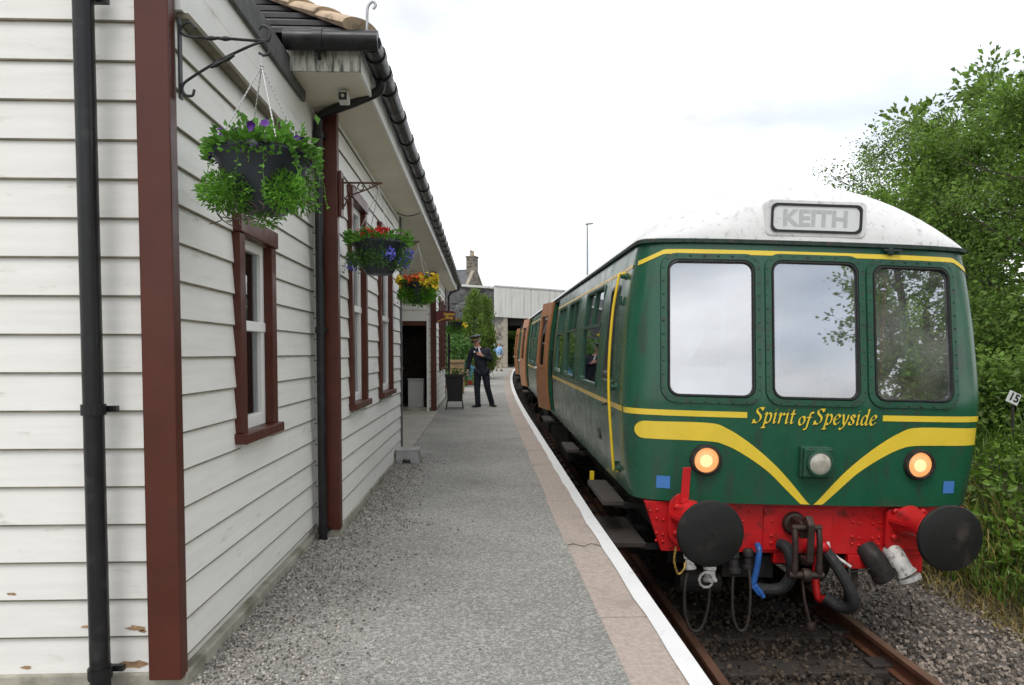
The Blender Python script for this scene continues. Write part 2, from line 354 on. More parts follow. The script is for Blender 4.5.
def boards(mb, axis, c, out, a0, a1, z0, z1, holes, pitch=.161):
    """lapped weatherboards: plane c, facing out (+1/-1); slot 0 paint, slot 1 weathered lower edge, its dark lip painted as the shadow line"""
    n = int(math.ceil((z1 - z0) / pitch))
    for i in range(n):
        za = z0 + i * pitch; zb = min(za + pitch + .018, z1); zm = (za + min(zb, z1)) / 2
        jit = rnd.uniform(-.002, .002)
        segs = [(a0, a1)]
        if a1 - a0 > 2: q_ = a0 + (a1 - a0) * rnd.uniform(.2, .8); segs = [(a0, q_ - .0015), (q_ + .0015, a1)]
        for h in holes:
            if h[2] - .06 < zm < h[3] + .06:
                new = []
                for p, q in segs:
                    if h[0] > p: new.append((p, min(q, h[0])))
                    if h[1] < q: new.append((max(p, h[1]), q))
                segs = [t for t in new if t[1] - t[0] > .01]
        for p, q in segs:
            P = lambda d, a, z: (c + out * d, a, z) if axis == 'x' else (a, c + out * d, z)
            d0 = .0; d1 = -.013
            vs = [P(d0 + jit, p, za), P(d0 + jit, q, za), P(d1, p, zb), P(d1, q, zb), P(-.03, p, za), P(-.03, q, za), P(-.03, p, zb), P(-.03, q, zb),
                  P(d0 + jit, p, za + .007), P(d0 + jit, q, za + .007)]
            mb.add(vs, [(8, 9, 3, 2), (8, 2, 6, 4, 0), (9, 1, 5, 7, 3), (2, 3, 7, 6)], 0)
            mb.add(vs, [(0, 1, 9, 8), (0, 4, 5, 1)], 1)

def text_geo(body, size, shear=0., bold=0., align='CENTER'):
    cu = bpy.data.curves.new('lettering', 'FONT'); cu.body = body; cu.size = size; cu.shear = shear; cu.offset = bold
    cu.align_x = align; cu.align_y = 'CENTER'; cu.resolution_u = 4
    o = bpy.data.objects.new('lettering', cu); COL.objects.link(o)
    bpy.context.view_layer.update()
    me = bpy.data.meshes.new_from_object(o.evaluated_get(bpy.context.evaluated_depsgraph_get()))
    vs = [tuple(v.co) for v in me.vertices]; fs = [tuple(p.vertices) for p in me.polygons]
    bpy.data.objects.remove(o); bpy.data.curves.remove(cu); bpy.data.meshes.remove(me)
    return vs, fs

def catmull(pts, n=8):
    pts = [Vector(p) for p in pts]; P = [pts[0] * 2 - pts[1]] + pts + [pts[-1] * 2 - pts[-2]]; out = []
    for i in range(1, len(P) - 2):
        a, b, c, d = P[i - 1:i + 3]
        for k in range(n):
            t = k / n; out.append(.5 * ((2 * b) + (c - a) * t + (2 * a - 5 * b + 4 * c - d) * t * t + (3 * b - a - 3 * c + d) * t ** 3))
    out.append(pts[-1]); return out

# ------------------------------------------------------------------ foliage
def leaves(mb, pts, size, mi=0, up=.3, slim=.5, rng=rnd, fold=.15):
    """one folded diamond leaf at each point; pts = (x,y,z) or (x,y,z,dirx,diry,dirz)"""
    for p in pts:
        q = Vector(p[:3]); s = size * rng.uniform(.6, 1.35)
        d = Vector(p[3:6]) if len(p) > 3 else Vector((rng.gauss(0, 1), rng.gauss(0, 1), rng.gauss(up, .8)))
        if d.length < 1e-3: d = Vector((0, 0, 1))
        d = (d.normalized() + Vector((rng.gauss(0, .3), rng.gauss(0, .3), rng.gauss(0, .3)))).normalized()
        w = d.cross(Vector((rng.gauss(0, 1), rng.gauss(0, 1), rng.gauss(0, 1))))
        if w.length < 1e-3: continue
        w = w.normalized(); nrm = d.cross(w)
        a = q; b = q + d * s * .5 + w * s * slim * .5 + nrm * s * fold; c = q + d * s; e = q + d * s * .5 - w * s * slim * .5 + nrm * s * fold
        mb.add([a, b, c, e], [(0, 1, 2), (0, 2, 3)], mi)

def make_tree(name, label, x, y, z, h, cr, seed, leafm, base=.18, nleaf=13000, lsize=.085, lean=(0, 0), group='trees along the trackside bank'):
    rg = random.Random(seed); t = thing(name, label, 'tree', (x, y, z), group)
    tr = MB(); lv = MB()
    k = 9; trunk = []
    for i in range(k):
        f = i / (k - 1); trunk.append(Vector((x + lean[0] * f * h * .3 + rg.gauss(0, .05) * f * 2, y + lean[1] * f * h * .3 + rg.gauss(0, .05) * f * 2, z - .15 + f * h * .93)))
    tr.tube(trunk, [h * .022 * (1 - .9 * i / (k - 1)) + .012 for i in range(k)], 8)
    tips = []
    nl = 26
    for i in range(nl):
        f = base + (1 - base) * (i + rg.random()) / nl * .96
        b = trunk[0].lerp(trunk[-1], f) if False else trunk[min(int(f * (k - 1)), k - 2)].lerp(trunk[min(int(f * (k - 1)) + 1, k - 1)], f * (k - 1) % 1)
        prof = math.sin(math.pi * min(1, max(.1, (f - base * .6) / (1.05 - base * .6)) ** .75)) * .9 + .12
        ln = cr * prof * rg.uniform(.7, 1.2); an = i * 2.4 + rg.gauss(0, .4)
        d = Vector((math.cos(an), math.sin(an), rg.uniform(.15, .75) + .5 * f))
        pts = [b]; 
        for j in range(1, 6):
            d2 = (d + Vector((rg.gauss(0, .18), rg.gauss(0, .18), rg.gauss(.02, .15)))).normalized(); pts.append(pts[-1] + d2 * ln / 5)
        r0 = h * .008 * (1.15 - f) + .006
        tr.tube(pts, [r0 * (1 - .8 * j / 5) for j in range(6)], 5)
        for j in range(2, 6):
            for s in range(3):
                d3 = (d + Vector((rg.gauss(0, .8), rg.gauss(0, .8), rg.gauss(.15, .6)))).normalized(); l2 = ln * rg.uniform(.18, .42)
                e = pts[j] + d3 * l2; m_ = pts[j] + d3 * l2 * .5 + Vector((0, 0, -.04 * rg.random()))
                tr.tube([pts[j], m_, e], [r0 * .35, r0 * .22, .003], 3, caps=False)
                tips += [(m_, d3, .13), (e, d3, .15 + .09 * rg.random())]
    per = nleaf / len(tips)
    for (p, d3, sp) in tips:
        n = int(per * rg.choice((.15, .5, 1., 1.3, 1.9)))
        for q in range(n):
            o = Vector((rg.gauss(0, sp), rg.gauss(0, sp), rg.gauss(0, sp * .7)))
            leaves(lv, [(*(p + o), *(d3 * .3 + o * 1.5 + Vector((0, 0, -.1))))], lsize, 0, rng=rg, slim=.6)
    tr.build('trunk', bark, t, smooth=60, fix=False)
    lv.build('crown', leafm, t, fix=False)
    return t

# ================================================================== THE SETTING
def gz(y): return GR * min(max(y, -20), 60)
def edge(y): return .937 + .012 * max(0, 6 - y) + .00105 * max(0, y - 14) ** 2
def ctr(y): return 2.455 + .006 * (y - 5) + .00085 * max(0, y - 15) ** 2
YS = [-14, -6, -2, 0, 2, 3, 4, 5, 6, 8, 10, 12, 14, 16, 18, 20, 22, 24, 27, 30, 33, 36, 39, 42, 46, 50, 56, 62]

mb = MB(); g = []
for y in [-600, -200, -60, -20, 0, 20, 40, 60, 100, 250, 900]: g.append([(x, y, gz(y) - 1.16) for x in (-900, -200, -60, -15, 0, 4, 40, 200, 900)])
mb.grid(g); struct('ground', mb, field)
# platform: tarmac, coping slabs, white line, brick face
mb = MB(); mb.grid([[(-14, y, gz(y)), (-1, y, gz(y)), (edge(y) - .335, y, gz(y))] for y in YS]); struct('platform', mb, asphalt)
mb = MB(); y = -2.05; k = 0
while y < 60:
    L_ = 1.45; y2 = y + L_ - .02
    a, b = edge(y), edge(y2); za, zb = gz(y) + .004 + rnd.uniform(-.002, .002), gz(y2) + .004
    j = rnd.uniform(-.006, .006)
    mb.add([(a - .345 + j, y, za), (a, y, za), (b, y2, zb), (b - .345 + j, y2, zb), (a - .345 + j, y, za - .1), (a, y, za - .1), (b, y2, zb - .1), (b - .345 + j, y2, zb - .1)],
           [(0, 1, 2, 3), (4, 7, 6, 5), (0, 4, 5, 1), (1, 5, 6, 2), (2, 6, 7, 3), (3, 7, 4, 0)]); y += L_
struct('platform_coping', mb, coping, bevel=.006)
mb = MB(); moss = mat('mossy crack', (.10, .095, .06), .95, .4, 40)
for y0_, am in ((5.12, .05), (9.9, .03)):
    pts = [(edge(y0_) - .34 + .245 * k / 12, y0_ + am * math.sin(k * .9) * rnd.uniform(.3, 1), .004 + .007 * rnd.random()) for k in range(13)]
    mb.grid([[(x, y - h, gz(y) + .0075), (x, y + h, gz(y) + .0075)] for x, y, h in pts])
struct('coping_cracks', mb, moss)
mb = MB(); fine = [i * .25 - 2 for i in range(250)]
mb.grid([[(edge(y) - .098 + .005 * math.sin(y * 7.3) + rnd.uniform(-.004, .004), y, gz(y) + .0085), (edge(y) + .002, y, gz(y) + .0085), (edge(y) + .004, y, gz(y) - .03)] for y in fine])
struct('platform_edge_line', mb, white_line)
mb = MB(); mb.grid([[(edge(y) - .05, y, gz(y) - .09), (edge(y) - .05, y, gz(y) - 1.2)] for y in YS]); struct('platform_face', mb, brick_dark)
# track bed
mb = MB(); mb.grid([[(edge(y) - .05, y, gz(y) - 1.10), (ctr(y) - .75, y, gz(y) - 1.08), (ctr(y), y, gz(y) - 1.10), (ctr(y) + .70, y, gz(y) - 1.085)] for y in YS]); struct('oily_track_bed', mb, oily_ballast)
mb = MB(); mb.grid([[(ctr(y) + .70, y, gz(y) - 1.085), (ctr(y) + 1.2, y, gz(y) - 1.05), (ctr(y) + 1.9, y, gz(y) - 1.04), (ctr(y) + 2.9, y, gz(y) - 1.07)] for y in YS]); struct('ballast_shoulder', mb, ballast_mat)
mb = MB()
for s in (-1, 1):
    for mi, (w0, w1, z0, z1) in enumerate([(.035, .035, -.965, -.932), (.010, .010, -1.06, -.965), (.07, .07, -1.075, -1.06)]):
        rows = []
        for y in YS:
            c = ctr(y) + s * .7525; b = gz(y)
            rows.append([(c - w0, y, b + z0), (c + w0, y, b + z0), (c + w0, y, b + z1), (c - w0, y, b + z1)])
        mb.grid(rows, 0, closed=True)
    rows = [[(ctr(y) + s * .7525 - .031, y, gz(y) - .9295), (ctr(y) + s * .7525 + .031, y, gz(y) - .9295)] for y in YS]; mb.grid(rows, 1)
struct('railway_track', mb, [rail_rust, rail_top])
mb = MB()
for i in range(70):
    y = .15 + i * .66; c = ctr(y); b = gz(y)
    mb.box(c - 1.25, c + 1.25, y - .125, y + .125, b - 1.16, b - 1.068)
    for s in (-1, 1): mb.box(c + s * .7525 - .17, c + s * .7525 + .17, y - .08, y + .08, b - 1.067, b - 1.035)
struct('track_sleepers', mb, sleeper_mat, bevel=.012)

def stones(mb, x, y, z, s):
    a = [Vector((rnd.gauss(0, 1), rnd.gauss(0, 1), rnd.gauss(0, 1))).normalized() for _ in range(2)]
    k = []
    for sx in (-1, 1):
        for sy in (-1, 1):
            for sz in (-1, 1): k.append((sx * rnd.uniform(.5, 1), sy * rnd.uniform(.5, 1), sz * rnd.uniform(.4, .8)))
    m = Matrix.Rotation(rnd.uniform(0, 6.3), 3, a[0]) @ Matrix.Rotation(rnd.uniform(0, 6.3), 3, a[1])
    mb.add([(m @ Vector(p)) * s + Vector((x, y, z)) for p in k], [(0, 1, 3, 2), (4, 6, 7, 5), (0, 4, 5, 1), (2, 3, 7, 6), (0, 2, 6, 4), (1, 5, 7, 3)])
mb = MB()
for i in range(8500):
    y = 4.6 + 9 * rnd.random() ** 1.7; x = ctr(y) + rnd.uniform(.83, 2.75)
    stones(mb, x, y, gz(y) - 1.055 + rnd.uniform(0, .03), rnd.uniform(.008, .022))
tag(mb.build('ballast_stones', stone_grey, fix=False), kind='stuff', label='grey crushed ballast stones beside the right hand rail', cat='ballast')
mb = MB()
for i in range(4200):
    y = 4.6 + 4 * rnd.random() ** 1.5; x = ctr(y) + rnd.uniform(-1.35, .66)
    stones(mb, x, y, gz(y) - 1.095 + rnd.uniform(0, .03), rnd.uniform(.010, .024))
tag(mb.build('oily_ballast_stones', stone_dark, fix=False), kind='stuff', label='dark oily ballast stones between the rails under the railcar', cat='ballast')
mb = MB()
for i in range(9500):
    y = 2.6 + 7.0 * rnd.random() ** 1.25; w = -1.27 if y < 5.45 else -1.10
    x = w + abs(rnd.gauss(0, .34 if y < 6 else .20))
    if x < edge(y) - .4: stones(mb, x, y, gz(y) + rnd.uniform(.0, .006), rnd.uniform(.003, .0078))
tag(mb.build('loose_gravel', gravel_chip, fix=False), kind='stuff', label='loose pale gravel chips along the foot of the boarded wall', cat='gravel')

# bank on the right
def bank(x, y):
    b = gz(y); P = [(4.4, -1.12), (4.85, -1.02), (5.6, -.42), (6.6, .12), (8.5, .62), (12, .95), (40, 1.3)]
    z = P[-1][1]
    for (xa, za), (xb, zb) in zip(P, P[1:]):
        if x <= xb: z = za + (zb - za) * max(0, (x - xa) / (xb - xa)); break
    return b + z + (.06 * math.sin(x * 2.1 + y * .9) + .05 * math.sin(y * 1.7 - x)) * min(1, max(0, (x - 4.8) * 1.2))
mb = MB(); xs = [4.4, 4.7, 4.9, 5.2, 5.6, 6, 6.6, 7.2, 8, 9, 10.5, 12, 16, 24, 40]
mb.grid([[(x + (max(0, ctr(y) - 2.46)), y, bank(x, y)) for x in xs] for y in [-40, -20, -10] + [i * .6 - 6 for i in range(60)] + [33, 38, 45, 55, 70, 100]])
struct('bank', mb, soil, smooth=60)

def blades(mb, n, xr, yr, hr, bend=.35, wid=.006, mi=0):
    for i in range(n):
        x = rnd.uniform(*xr); y = yr[0] + (yr[1] - yr[0]) * rnd.random() ** 1.4
        z = bank(x, y); h = rnd.uniform(*hr); a = rnd.uniform(0, 6.283); c, s_ = math.cos(a), math.sin(a); bd = bend * h * rnd.uniform(.2, 1.4)
        w = wid * rnd.uniform(.7, 1.5); px, py = -s_ * w, c * w
        v = []
        for f, ww in ((0, 1), (.5, .8), (.85, .45)):
            o = bd * f * f; zz = z + h * f * (1 - .25 * f * bend); v += [(x + c * o - px * ww, y + s_ * o - py * ww, zz), (x + c * o + px * ww, y + s_ * o + py * ww, zz)]
        v.append((x + c * bd, y + s_ * bd, z + h * (1 - .35 * bend)))
        mb.add(v, [(0, 1, 3, 2), (2, 3, 5, 4), (4, 5, 6)], mi)
mb = MB(); blades(mb, 16000, (4.88, 7.6), (4.2, 14), (.08, .32), .7, .0065); blades(mb, 5000, (6.2, 11), (4, 18), (.25, .7), .5, .008)
blades(mb, 2500, (4.9, 8), (-6, 4.2), (.2, .6), .5, .012)
tag(mb.build('long_grass', grass_green, fix=False), kind='stuff', label='long green grass covering the trackside bank', cat='grass')
mb = MB(); blades(mb, 4600, (4.52, 5.10), (4.4, 13), (.04, .17), .9, .0055); blades(mb, 700, (4.4, 4.75), (4.4, 13), (.03, .12), .9, .005)
blades(mb, 900, (5.1, 5.7), (4.4, 12), (.2, .5), .8, .005)
tag(mb.build('dry_grass', grass_dry, fix=False), kind='stuff', label='dry straw coloured grass along the edge of the ballast', cat='dry grass')
mb = MB()
for i in range(600):
    x = 5.0 + 3.9 * rnd.random() ** 1.1; y = 4.4 + 9 * rnd.random(); z = bank(x, y); h = rnd.uniform(.15, .6); big = rnd.random() < .45
    for k in range(rnd.randint(12, 30)):
        f = rnd.random(); q = (x + rnd.gauss(0, .10), y + rnd.gauss(0, .10), z + h * f)
        leaves(mb, [(*q, rnd.gauss(0, 1), rnd.gauss(0, 1), .15)], .10 if big else .06, slim=.75 if big else .45)
tag(mb.build('bank_weeds', weed_leaf, fix=False), kind='stuff', label='broad leaved weeds and bramble over the trackside bank', cat='weeds')

# trees: beyond the railcar on the right, and along the same bank beside and behind the camera
TREES = [
 ('tallest full leafed tree at the right edge of the view above the number plate', 10.6, 11.8, 5.9, 2.6, 3, tree_leaf, .04, 40000, .082),
 ('full tree just behind the right corner of the railcar cab', 10.5, 15.6, 5.3, 2.5, 5, tree_leaf, .03, 30000, .085),
 ('thin pale tree with sparse twiggy top showing against the sky above the cab', 12.0, 19.0, 6.5, 2.6, 8, tree_leaf_light, .2, 17000, .08),
 ('low bushy tree beyond the railcar with its top just over the cab roof edge', 14.2, 23.5, 5.4, 2.6, 11, tree_leaf_light, .1, 20000, .10),
 ('dark leafy shrub tree standing at the top of the bank', 7.9, 14.6, 3.4, 1.5, 14, tree_leaf, .02, 22000, .08),
 ('wide tree behind the others deep in the trackside wood', 13.0, 16.0, 7.0, 3.0, 17, tree_leaf, .03, 20000, .16),
 ('broad tree on the bank level with the camera', 11.4, 5.2, 6.2, 2.4, 21, tree_leaf, .08, 9000, .12),
 ('tree on the bank behind the camera mirrored in the cab window', 11.6, -3.6, 7.6, 2.7, 23, tree_leaf, .03, 32000, .10),
 ('leaning tree farthest behind the camera on the bank', 12.6, -7.2, 8.0, 2.8, 25, tree_leaf_light, .05, 20000, .13)]
for lab, x, y, h, cr, sd, lm, bs, nl, ls in TREES:
    make_tree('broadleaf_tree', lab, x, y, bank(x, y), h, cr, sd, lm, bs, nl, ls)

# ================================================================== THE STATION BUILDING
XA, XB, XC = -1.285, -1.115, -1.085
b = thing('station_building', 'single storey station building of white weatherboards with maroon corner posts', 'station', (-3.5, 12, gz(8)))
HA = [(3.79, 4.33, 1.03, 2.09)]
HB = [(6.0, 6.68, 1.02, 2.76), (7.65, 8.55, 1.02, 2.76)]
HC = [(17.3, 18.0, 1.06, 2.74), (18.65, 19.35, 1.06, 2.74)]
w = MB(); boards(w, 'y', 3.05, -1, -5.5, XA - .01, .075, 3.9, []); w.box(-5.5, XA - .04, 3.085, 3.16, .0, 3.9)
boards(w, 'x', XA, 1, 3.05, 5.47, .14, 2.86, HA); holes_wall(w, 'x', XA - .12, XA - .031, 3.16, 5.47, .0, 3.33, HA); w.build('near_side_wall', [white_wood, board_edge], b)
w = MB(); w.box(XA - .03, XA + .032, 3.07, 5.44, 2.874, 3.025); w.box(XA - .03, XA + .030, 3.07, 5.44, 3.028, 3.32); w.build('frieze', frieze_paint, b, bevel=.003)
bare = mat('bare peeled timber', (.34, .22, .12), .9, .4, 30)
for (px_, pz_, pw, ph) in ((-1.485, .275, .055, .016), (-1.50, .118, .075, .022), (-1.46, .262, .02, .008), (-1.95, .112, .03, .010), (-1.70, .285, .022, .008), (-2.0, .43, .03, .007)):
    q = MB(); n_ = 16; q.add([(px_ + pw * math.cos(k * 6.283 / n_) * rnd.uniform(.55, 1), 3.0495, pz_ + ph * math.sin(k * 6.283 / n_) * rnd.uniform(.5, 1)) for k in range(n_)], [tuple(range(n_))]); q.build('peeled_paint', bare, b)
w = MB(); w.box(XA + .001, XA + .052, 3.09, 5.44, 2.846, 2.873); w.build('drip_moulding', board_edge, b, bevel=.004)
w = MB(); boards(w, 'x', XB, 1, 5.5, 9.6, .12, 3.25, HB); holes_wall(w, 'x', XB - .12, XB - .031, 5.5, 9.6, .0, 3.25, HB)
w.box(XA - .3, XB - .032, 5.49, 5.56, 0, 3.25); boards(w, 'y', 5.488, -1, XA - .02, XB, .10, 3.3, [])
w.box(-6.4, XB - .032, 9.53, 9.6, 0, 3.25); w.build('middle_side_wall', [white_wood, board_edge], b)
w = MB(); boards(w, 'x', XC, 1, 15.98, 20.2, .22, 3.25, HC); holes_wall(w, 'x', XC - .12, XC - .031, 15.98, 20.2, .1, 3.25, HC)
w.box(-6.4, XC - .032, 20.13, 20.2, 0, 3.25); w.build('far_side_wall', [white_wood, board_edge], b)
# recess: wall facing the camera with the open doorway
w = MB(); boards(w, 'y', 15.95, -1, -3.0, -1.95, .22, 3.25, []); boards(w, 'y', 15.95, -1, -1.95, -1.27, 2.24, 3.25, []); boards(w, 'y', 15.95, -1, -1.27, XC, .22, 3.25, [])
w.box(-3.0, -1.95, 15.99, 16.1, .1, 3.25); w.box(-1.27, XC - .04, 15.985, 16.1, .1, 3.25); w.box(-1.95, -1.27, 15.985, 16.1, 2.25, 3.25); w.build('recess_wall', [white_wood, board_edge], b)
w = MB(); w.box(-3.1, -3.0, 9.6, 16.0, 0, 3.25); boards(w, 'x', -2.99, 1, 9.6, 15.94, .15, 3.25, []); w.build('porch_back_wall', [white_wood, board_edge], b)
w = MB(); w.box(-1.275, -1.235, 15.90, 15.94, .12, 2.3); w.box(-1.98, -1.94, 15.90, 15.94, .12, 2.3); w.box(-1.94, -1.275, 15.905, 15.94, 2.16, 2.26); w.build('door_frame', frieze_paint, b)
w = MB(); w.box(-1.94, -1.275, 15.93, 15.99, 2.06, 2.155); w.build('door_lintel', maroon, b)
w = MB(); w.box(-1.93, -1.905, 16.0, 16.65, .14, 2.05); dl = w.build('door', maroon, b)
w = MB(); w.tube([(-1.90, 16.55, 1.1), (-1.86, 16.55, 1.1), (-1.86, 16.45, 1.1)], .012); w.build('handle', brass, dl)
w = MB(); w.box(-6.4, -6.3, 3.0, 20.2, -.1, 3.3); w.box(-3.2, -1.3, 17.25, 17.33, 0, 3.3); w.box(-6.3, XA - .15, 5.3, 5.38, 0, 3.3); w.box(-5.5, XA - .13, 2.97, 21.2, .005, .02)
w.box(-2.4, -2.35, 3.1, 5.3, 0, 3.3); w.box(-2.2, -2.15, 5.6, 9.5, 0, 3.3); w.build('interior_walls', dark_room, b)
w = MB()
w.box(-5.5, XA + .014, 3.03, 5.5, -.2, .085); w.build('plinth', concrete, b, bevel=.008)
w = MB(); w.box(-6.4, XB + .012, 5.46, 9.61, -.2, .125); w.build('plinth', concrete, b, bevel=.008)
w = MB(); w.box(-6.4, XC + .012, 15.96, 20.22, -.2, .225); w.build('plinth', concrete, b, bevel=.008)
w = MB(); w.add([(-3, 9.6, .11), (-1.02, 9.6, .11), (-1.02, 15.96, .155), (-3, 15.96, .155), (-1.02, 9.6, 0), (-1.02, 15.96, 0)], [(0, 1, 2, 3), (1, 4, 5, 2)]); w.build('porch_floor', concrete_floor, b)
# corner posts
for (x0, x1, y0, y1, z0, z1) in ((-1.412, XA + .009, 2.99, 3.062, .072, 3.9), (-1.205, XB + .018, 5.43, 5.51, .10, 3.248), (XC - .10, XC + .02, 15.91, 16.02, .16, 3.248), (XC - .1, XC + .02, 20.1, 20.22, .16, 3.248)):
    w = MB(); w.box(x0, x1, y0, y1, z0, z1); w.build('corner_post', maroon, b, bevel=.006)
w = MB(); w.box(XB - .002, XB + .018, 9.56, 9.62, .1, 3.248); w.build('corner_bead', grey_board, b)
# windows
def window(X, ya, yb, za, zb, trans, style):
    j = .085; p0, p1 = X - .02, X + .030
    w = MB(); w.box(p0, p1, ya, ya + j, za + .05, zb - j); w.box(p0, p1, yb - j, yb, za + .05, zb - j); w.box(p0, p1 + .012, ya - .01, yb + .01, zb - j + .001, zb + .012)
    fr = w.build('window', maroon, b, bevel=.004)
    w = MB(); w.box(p0, p1 + .03, ya - .025, yb + .025, za - .005, za + .05); w.build('sill', maroon, fr, bevel=.005)
    a, c, d, e = ya + j - .005, yb - j + .005, za + .05, zb - j; q0, q1 = X - .075, X - .022
    w = MB(); w.box(q0, q1, a, a + .055, d, e); w.box(q0, q1, c - .055, c, d, e); w.box(q0, q1 - .001, a, c, d, d + .07); w.box(q0, q1 - .001, a, c, e - .055, e)
    w.box(q0, q1 + .008, a, c, trans - .028, trans + .028); w.build('sash', frieze_paint, fr, bevel=.004)
    w = MB(); w.box(q0 + .02, q0 + .026, a + .04, c - .04, d + .05, trans - .02); w.box(q0 + .024, q0 + .03, a + .04, c - .04, trans + .02, e - .04); w.build('pane', house_glass, fr)
    w = MB(); n = 14
    for (u, v) in ((a, a + .4 * (c - a)), (c - .25 * (c - a), c)) if style else ((a + .02, c - .02),):
        w.grid([[(X - .17 + .018 * math.sin(k * 1.9), u + (v - u) * k / n, z) for k in range(n + 1)] for z in ((d, e) if style else (d, trans - .1))])
    w.build('curtain', curtain, fr, smooth=60)
window(XA, 3.74, 4.38, .98, 2.16, 1.60, 0)
window(XB, 5.95, 6.73, .975, 2.82, 1.84, 1); window(XB, 7.60, 8.60, .975, 2.82, 1.84, 1)
window(XC, 17.25, 18.05, 1.03, 2.8, 1.95, 1); window(XC, 18.6, 19.4, 1.03, 2.8, 1.95, 1)
# eaves
w = MB(); w.box(XA + .033, XA + .058, 3.0, 5.04, 3.18, 3.335); w.build('bargeboard', grey_board, b, bevel=.003)
w = MB(); w.box(-1.30, -.80, 4.67, 9.6, 3.251, 3.266); w.box(-3.05, -.80, 9.6, 15.96, 3.251, 3.266); w.box(-1.3, -.80, 15.96, 20.65, 3.251, 3.266); w.box(-6.4, -1.3, 4.67, 5.47, 3.35, 3.365)
w.build('soffit', soffit_paint, b)
w = MB(); w.box(-.80, -.782, 4.67, 20.68, 3.242, 3.39); w.build('fascia', frieze_paint, b)
for q in ((-1.25, -.783, 4.65, 4.669, 3.242, 3.39), (-5.2, -.783, 20.682, 20.7, 3.242, 3.39)): w = MB(); w.box(*q); w.build('fascia', fascia_dirty, b)
w = MB()
for (p, q) in (((-.705, 4.6, 3.4), (-.705, 20.75, 3.4)), ((-.66, 4.58, 3.405), (-1.24, 4.58, 3.405))):
    w.tube([p, q], .062, 12)
yy = 4.75
while yy < 20.6: w.tube([(-.705, yy, 3.398), (-.705, yy + .07, 3.398)], .071, 12); yy += .62 if yy > 5.2 else .3
w.tube([(-1.0, 4.58, 3.403), (-1.06, 4.58, 3.403)], .070, 12); w.tube([(-1.03, 4.55, 3.37), (-1.03, 4.60, 3.29)], .012, 6)
w.build('gutter', black_plastic, b, smooth=40)
# roof: hipped tiles in lapped courses
ze, pit = 3.465, .73; X0, X1, Y0, Y1 = -.76, -6.9, 4.62, 20.75; XM = (X0 + X1) / 2
w = MB(); n = 18; st = (X0 - XM) / n
for i in range(n):
    a0, a1 = i * st, (i + 1) * st + .03; z0, z1 = ze + pit * i * st + .03, ze + pit * (i + 1) * st + .006
    for (A, B_, C_, D) in (((X0 - a0, Y0 + a0), (X0 - a0, Y1 - a0), (X0 - a1, Y1 - a1), (X0 - a1, Y0 + a1)), ((X1 + a0, Y0 + a0), (X0 - a0, Y0 + a0), (X0 - a1, Y0 + a1), (X1 + a1, Y0 + a1)),
                           ((X1 + a0, Y1 - a0), (X0 - a0, Y1 - a0), (X0 - a1, Y1 - a1), (X1 + a1, Y1 - a1)), ((X1 + a0, Y0 + a0), (X1 + a0, Y1 - a0), (X1 + a1, Y1 - a1), (X1 + a1, Y0 + a1))):
        w.add([(*A, z0), (*B_, z0), (*C_, z1), (*D, z1), (*A, z0 - .03), (*B_, z0 - .03)], [(0, 1, 2, 3), (0, 4, 5, 1)])
w.box(-5.8, -.79, 4.7, 20.6, 3.4, 3.43)
w.add([(XA + .03, 2.9, 3.35), (XA + .03, 5.4, 3.35), (-4, 5.4, 4.15), (-4, 2.9, 4.15), (-5.9, 5.4, 3.53), (-5.9, 2.9, 3.53)], [(0, 1, 2, 3), (3, 2, 4, 5)])
rf = w.build('roof', dark_tile, b, fix=False)
w = MB(); q0 = Vector((X0 - .02, Y0 + .02, ze + .04)); dv = Vector((-1, 1, pit)); u = dv.normalized(); sd = Vector((1, 1, 0)).normalized(); nn = sd.cross(u); nn = nn if nn.z > 0 else -nn
for i in range(12):
    p = q0 + u * (i * .36); qn = p + u * .385; rows = []
    for (c_, r_, lift) in ((p, .135, .018), (qn, .125, .0)):
        rows.append([c_ + sd * r_ * math.cos(t) + nn * (r_ * .45 * math.sin(t) + lift - .02) for t in [math.pi * k / 10 for k in range(11)]] + [c_ - sd * (r_ - .02) - nn * .03, c_ + sd * (r_ - .02) - nn * .03])
    w.grid(rows, 0, closed=True); w.add(rows[0], [tuple(range(13))])
w.build('hip_tiles', hip_tile, rf, smooth=35)
w = MB(); w.tube(catmull([(-.74, 4.62, 3.46), (-.735, 4.62, 3.55), (-.73, 4.62, 3.63), (-.70, 4.62, 3.665), (-.68, 4.62, 3.645), (-.695, 4.62, 3.62)], 5), .009, 6); w.build('hip_iron', steel, rf, smooth=60)
# rainwater pipes
def downpipe(pts, r, clips, clipdir):
    w = MB(); w.tube(pts, r, 14); o = w.build('downpipe', black_plastic, b, smooth=40)
    for z in clips:
        c = MB(); p = Vector((pts[-1][0], pts[-1][1], z)); c.tube([p - Vector((0, 0, .022)), p + Vector((0, 0, .022))], r + .008, 14)
        c.obox(p + Vector(clipdir) * .045 + Vector((.03, 0, 0)), (.045, 0, 0), (0, .012, 0), (0, 0, .012)); c.build('clip', black_plastic, o)
downpipe([(-1.588, 2.95, 4.2), (-1.588, 2.95, -.05)], .039, (.13, 1.22, 2.87), (0, 1, 0))
downpipe(catmull([(-.715, 5.08, 3.38), (-.715, 5.08, 3.32), (-.75, 5.10, 3.275), (-.93, 5.20, 3.235)], 5)[:-1] + catmull([(-.93, 5.20, 3.235), (-1.15, 5.32, 3.20), (-1.21, 5.355, 3.16), (-1.215, 5.36, 3.06)], 5) + [(-1.215, 5.36, .0)], .033, (.115, 1.62, 3.05), (-.6, .8, 0))
downpipe([(-.72, 20.5, 3.35), (-.72, 20.5, 3.26), (-.95, 20.34, 3.15), (-1.0, 20.3, 3.05), (-1.0, 20.3, .15)], .034, (1.5,), (0, -1, 0))
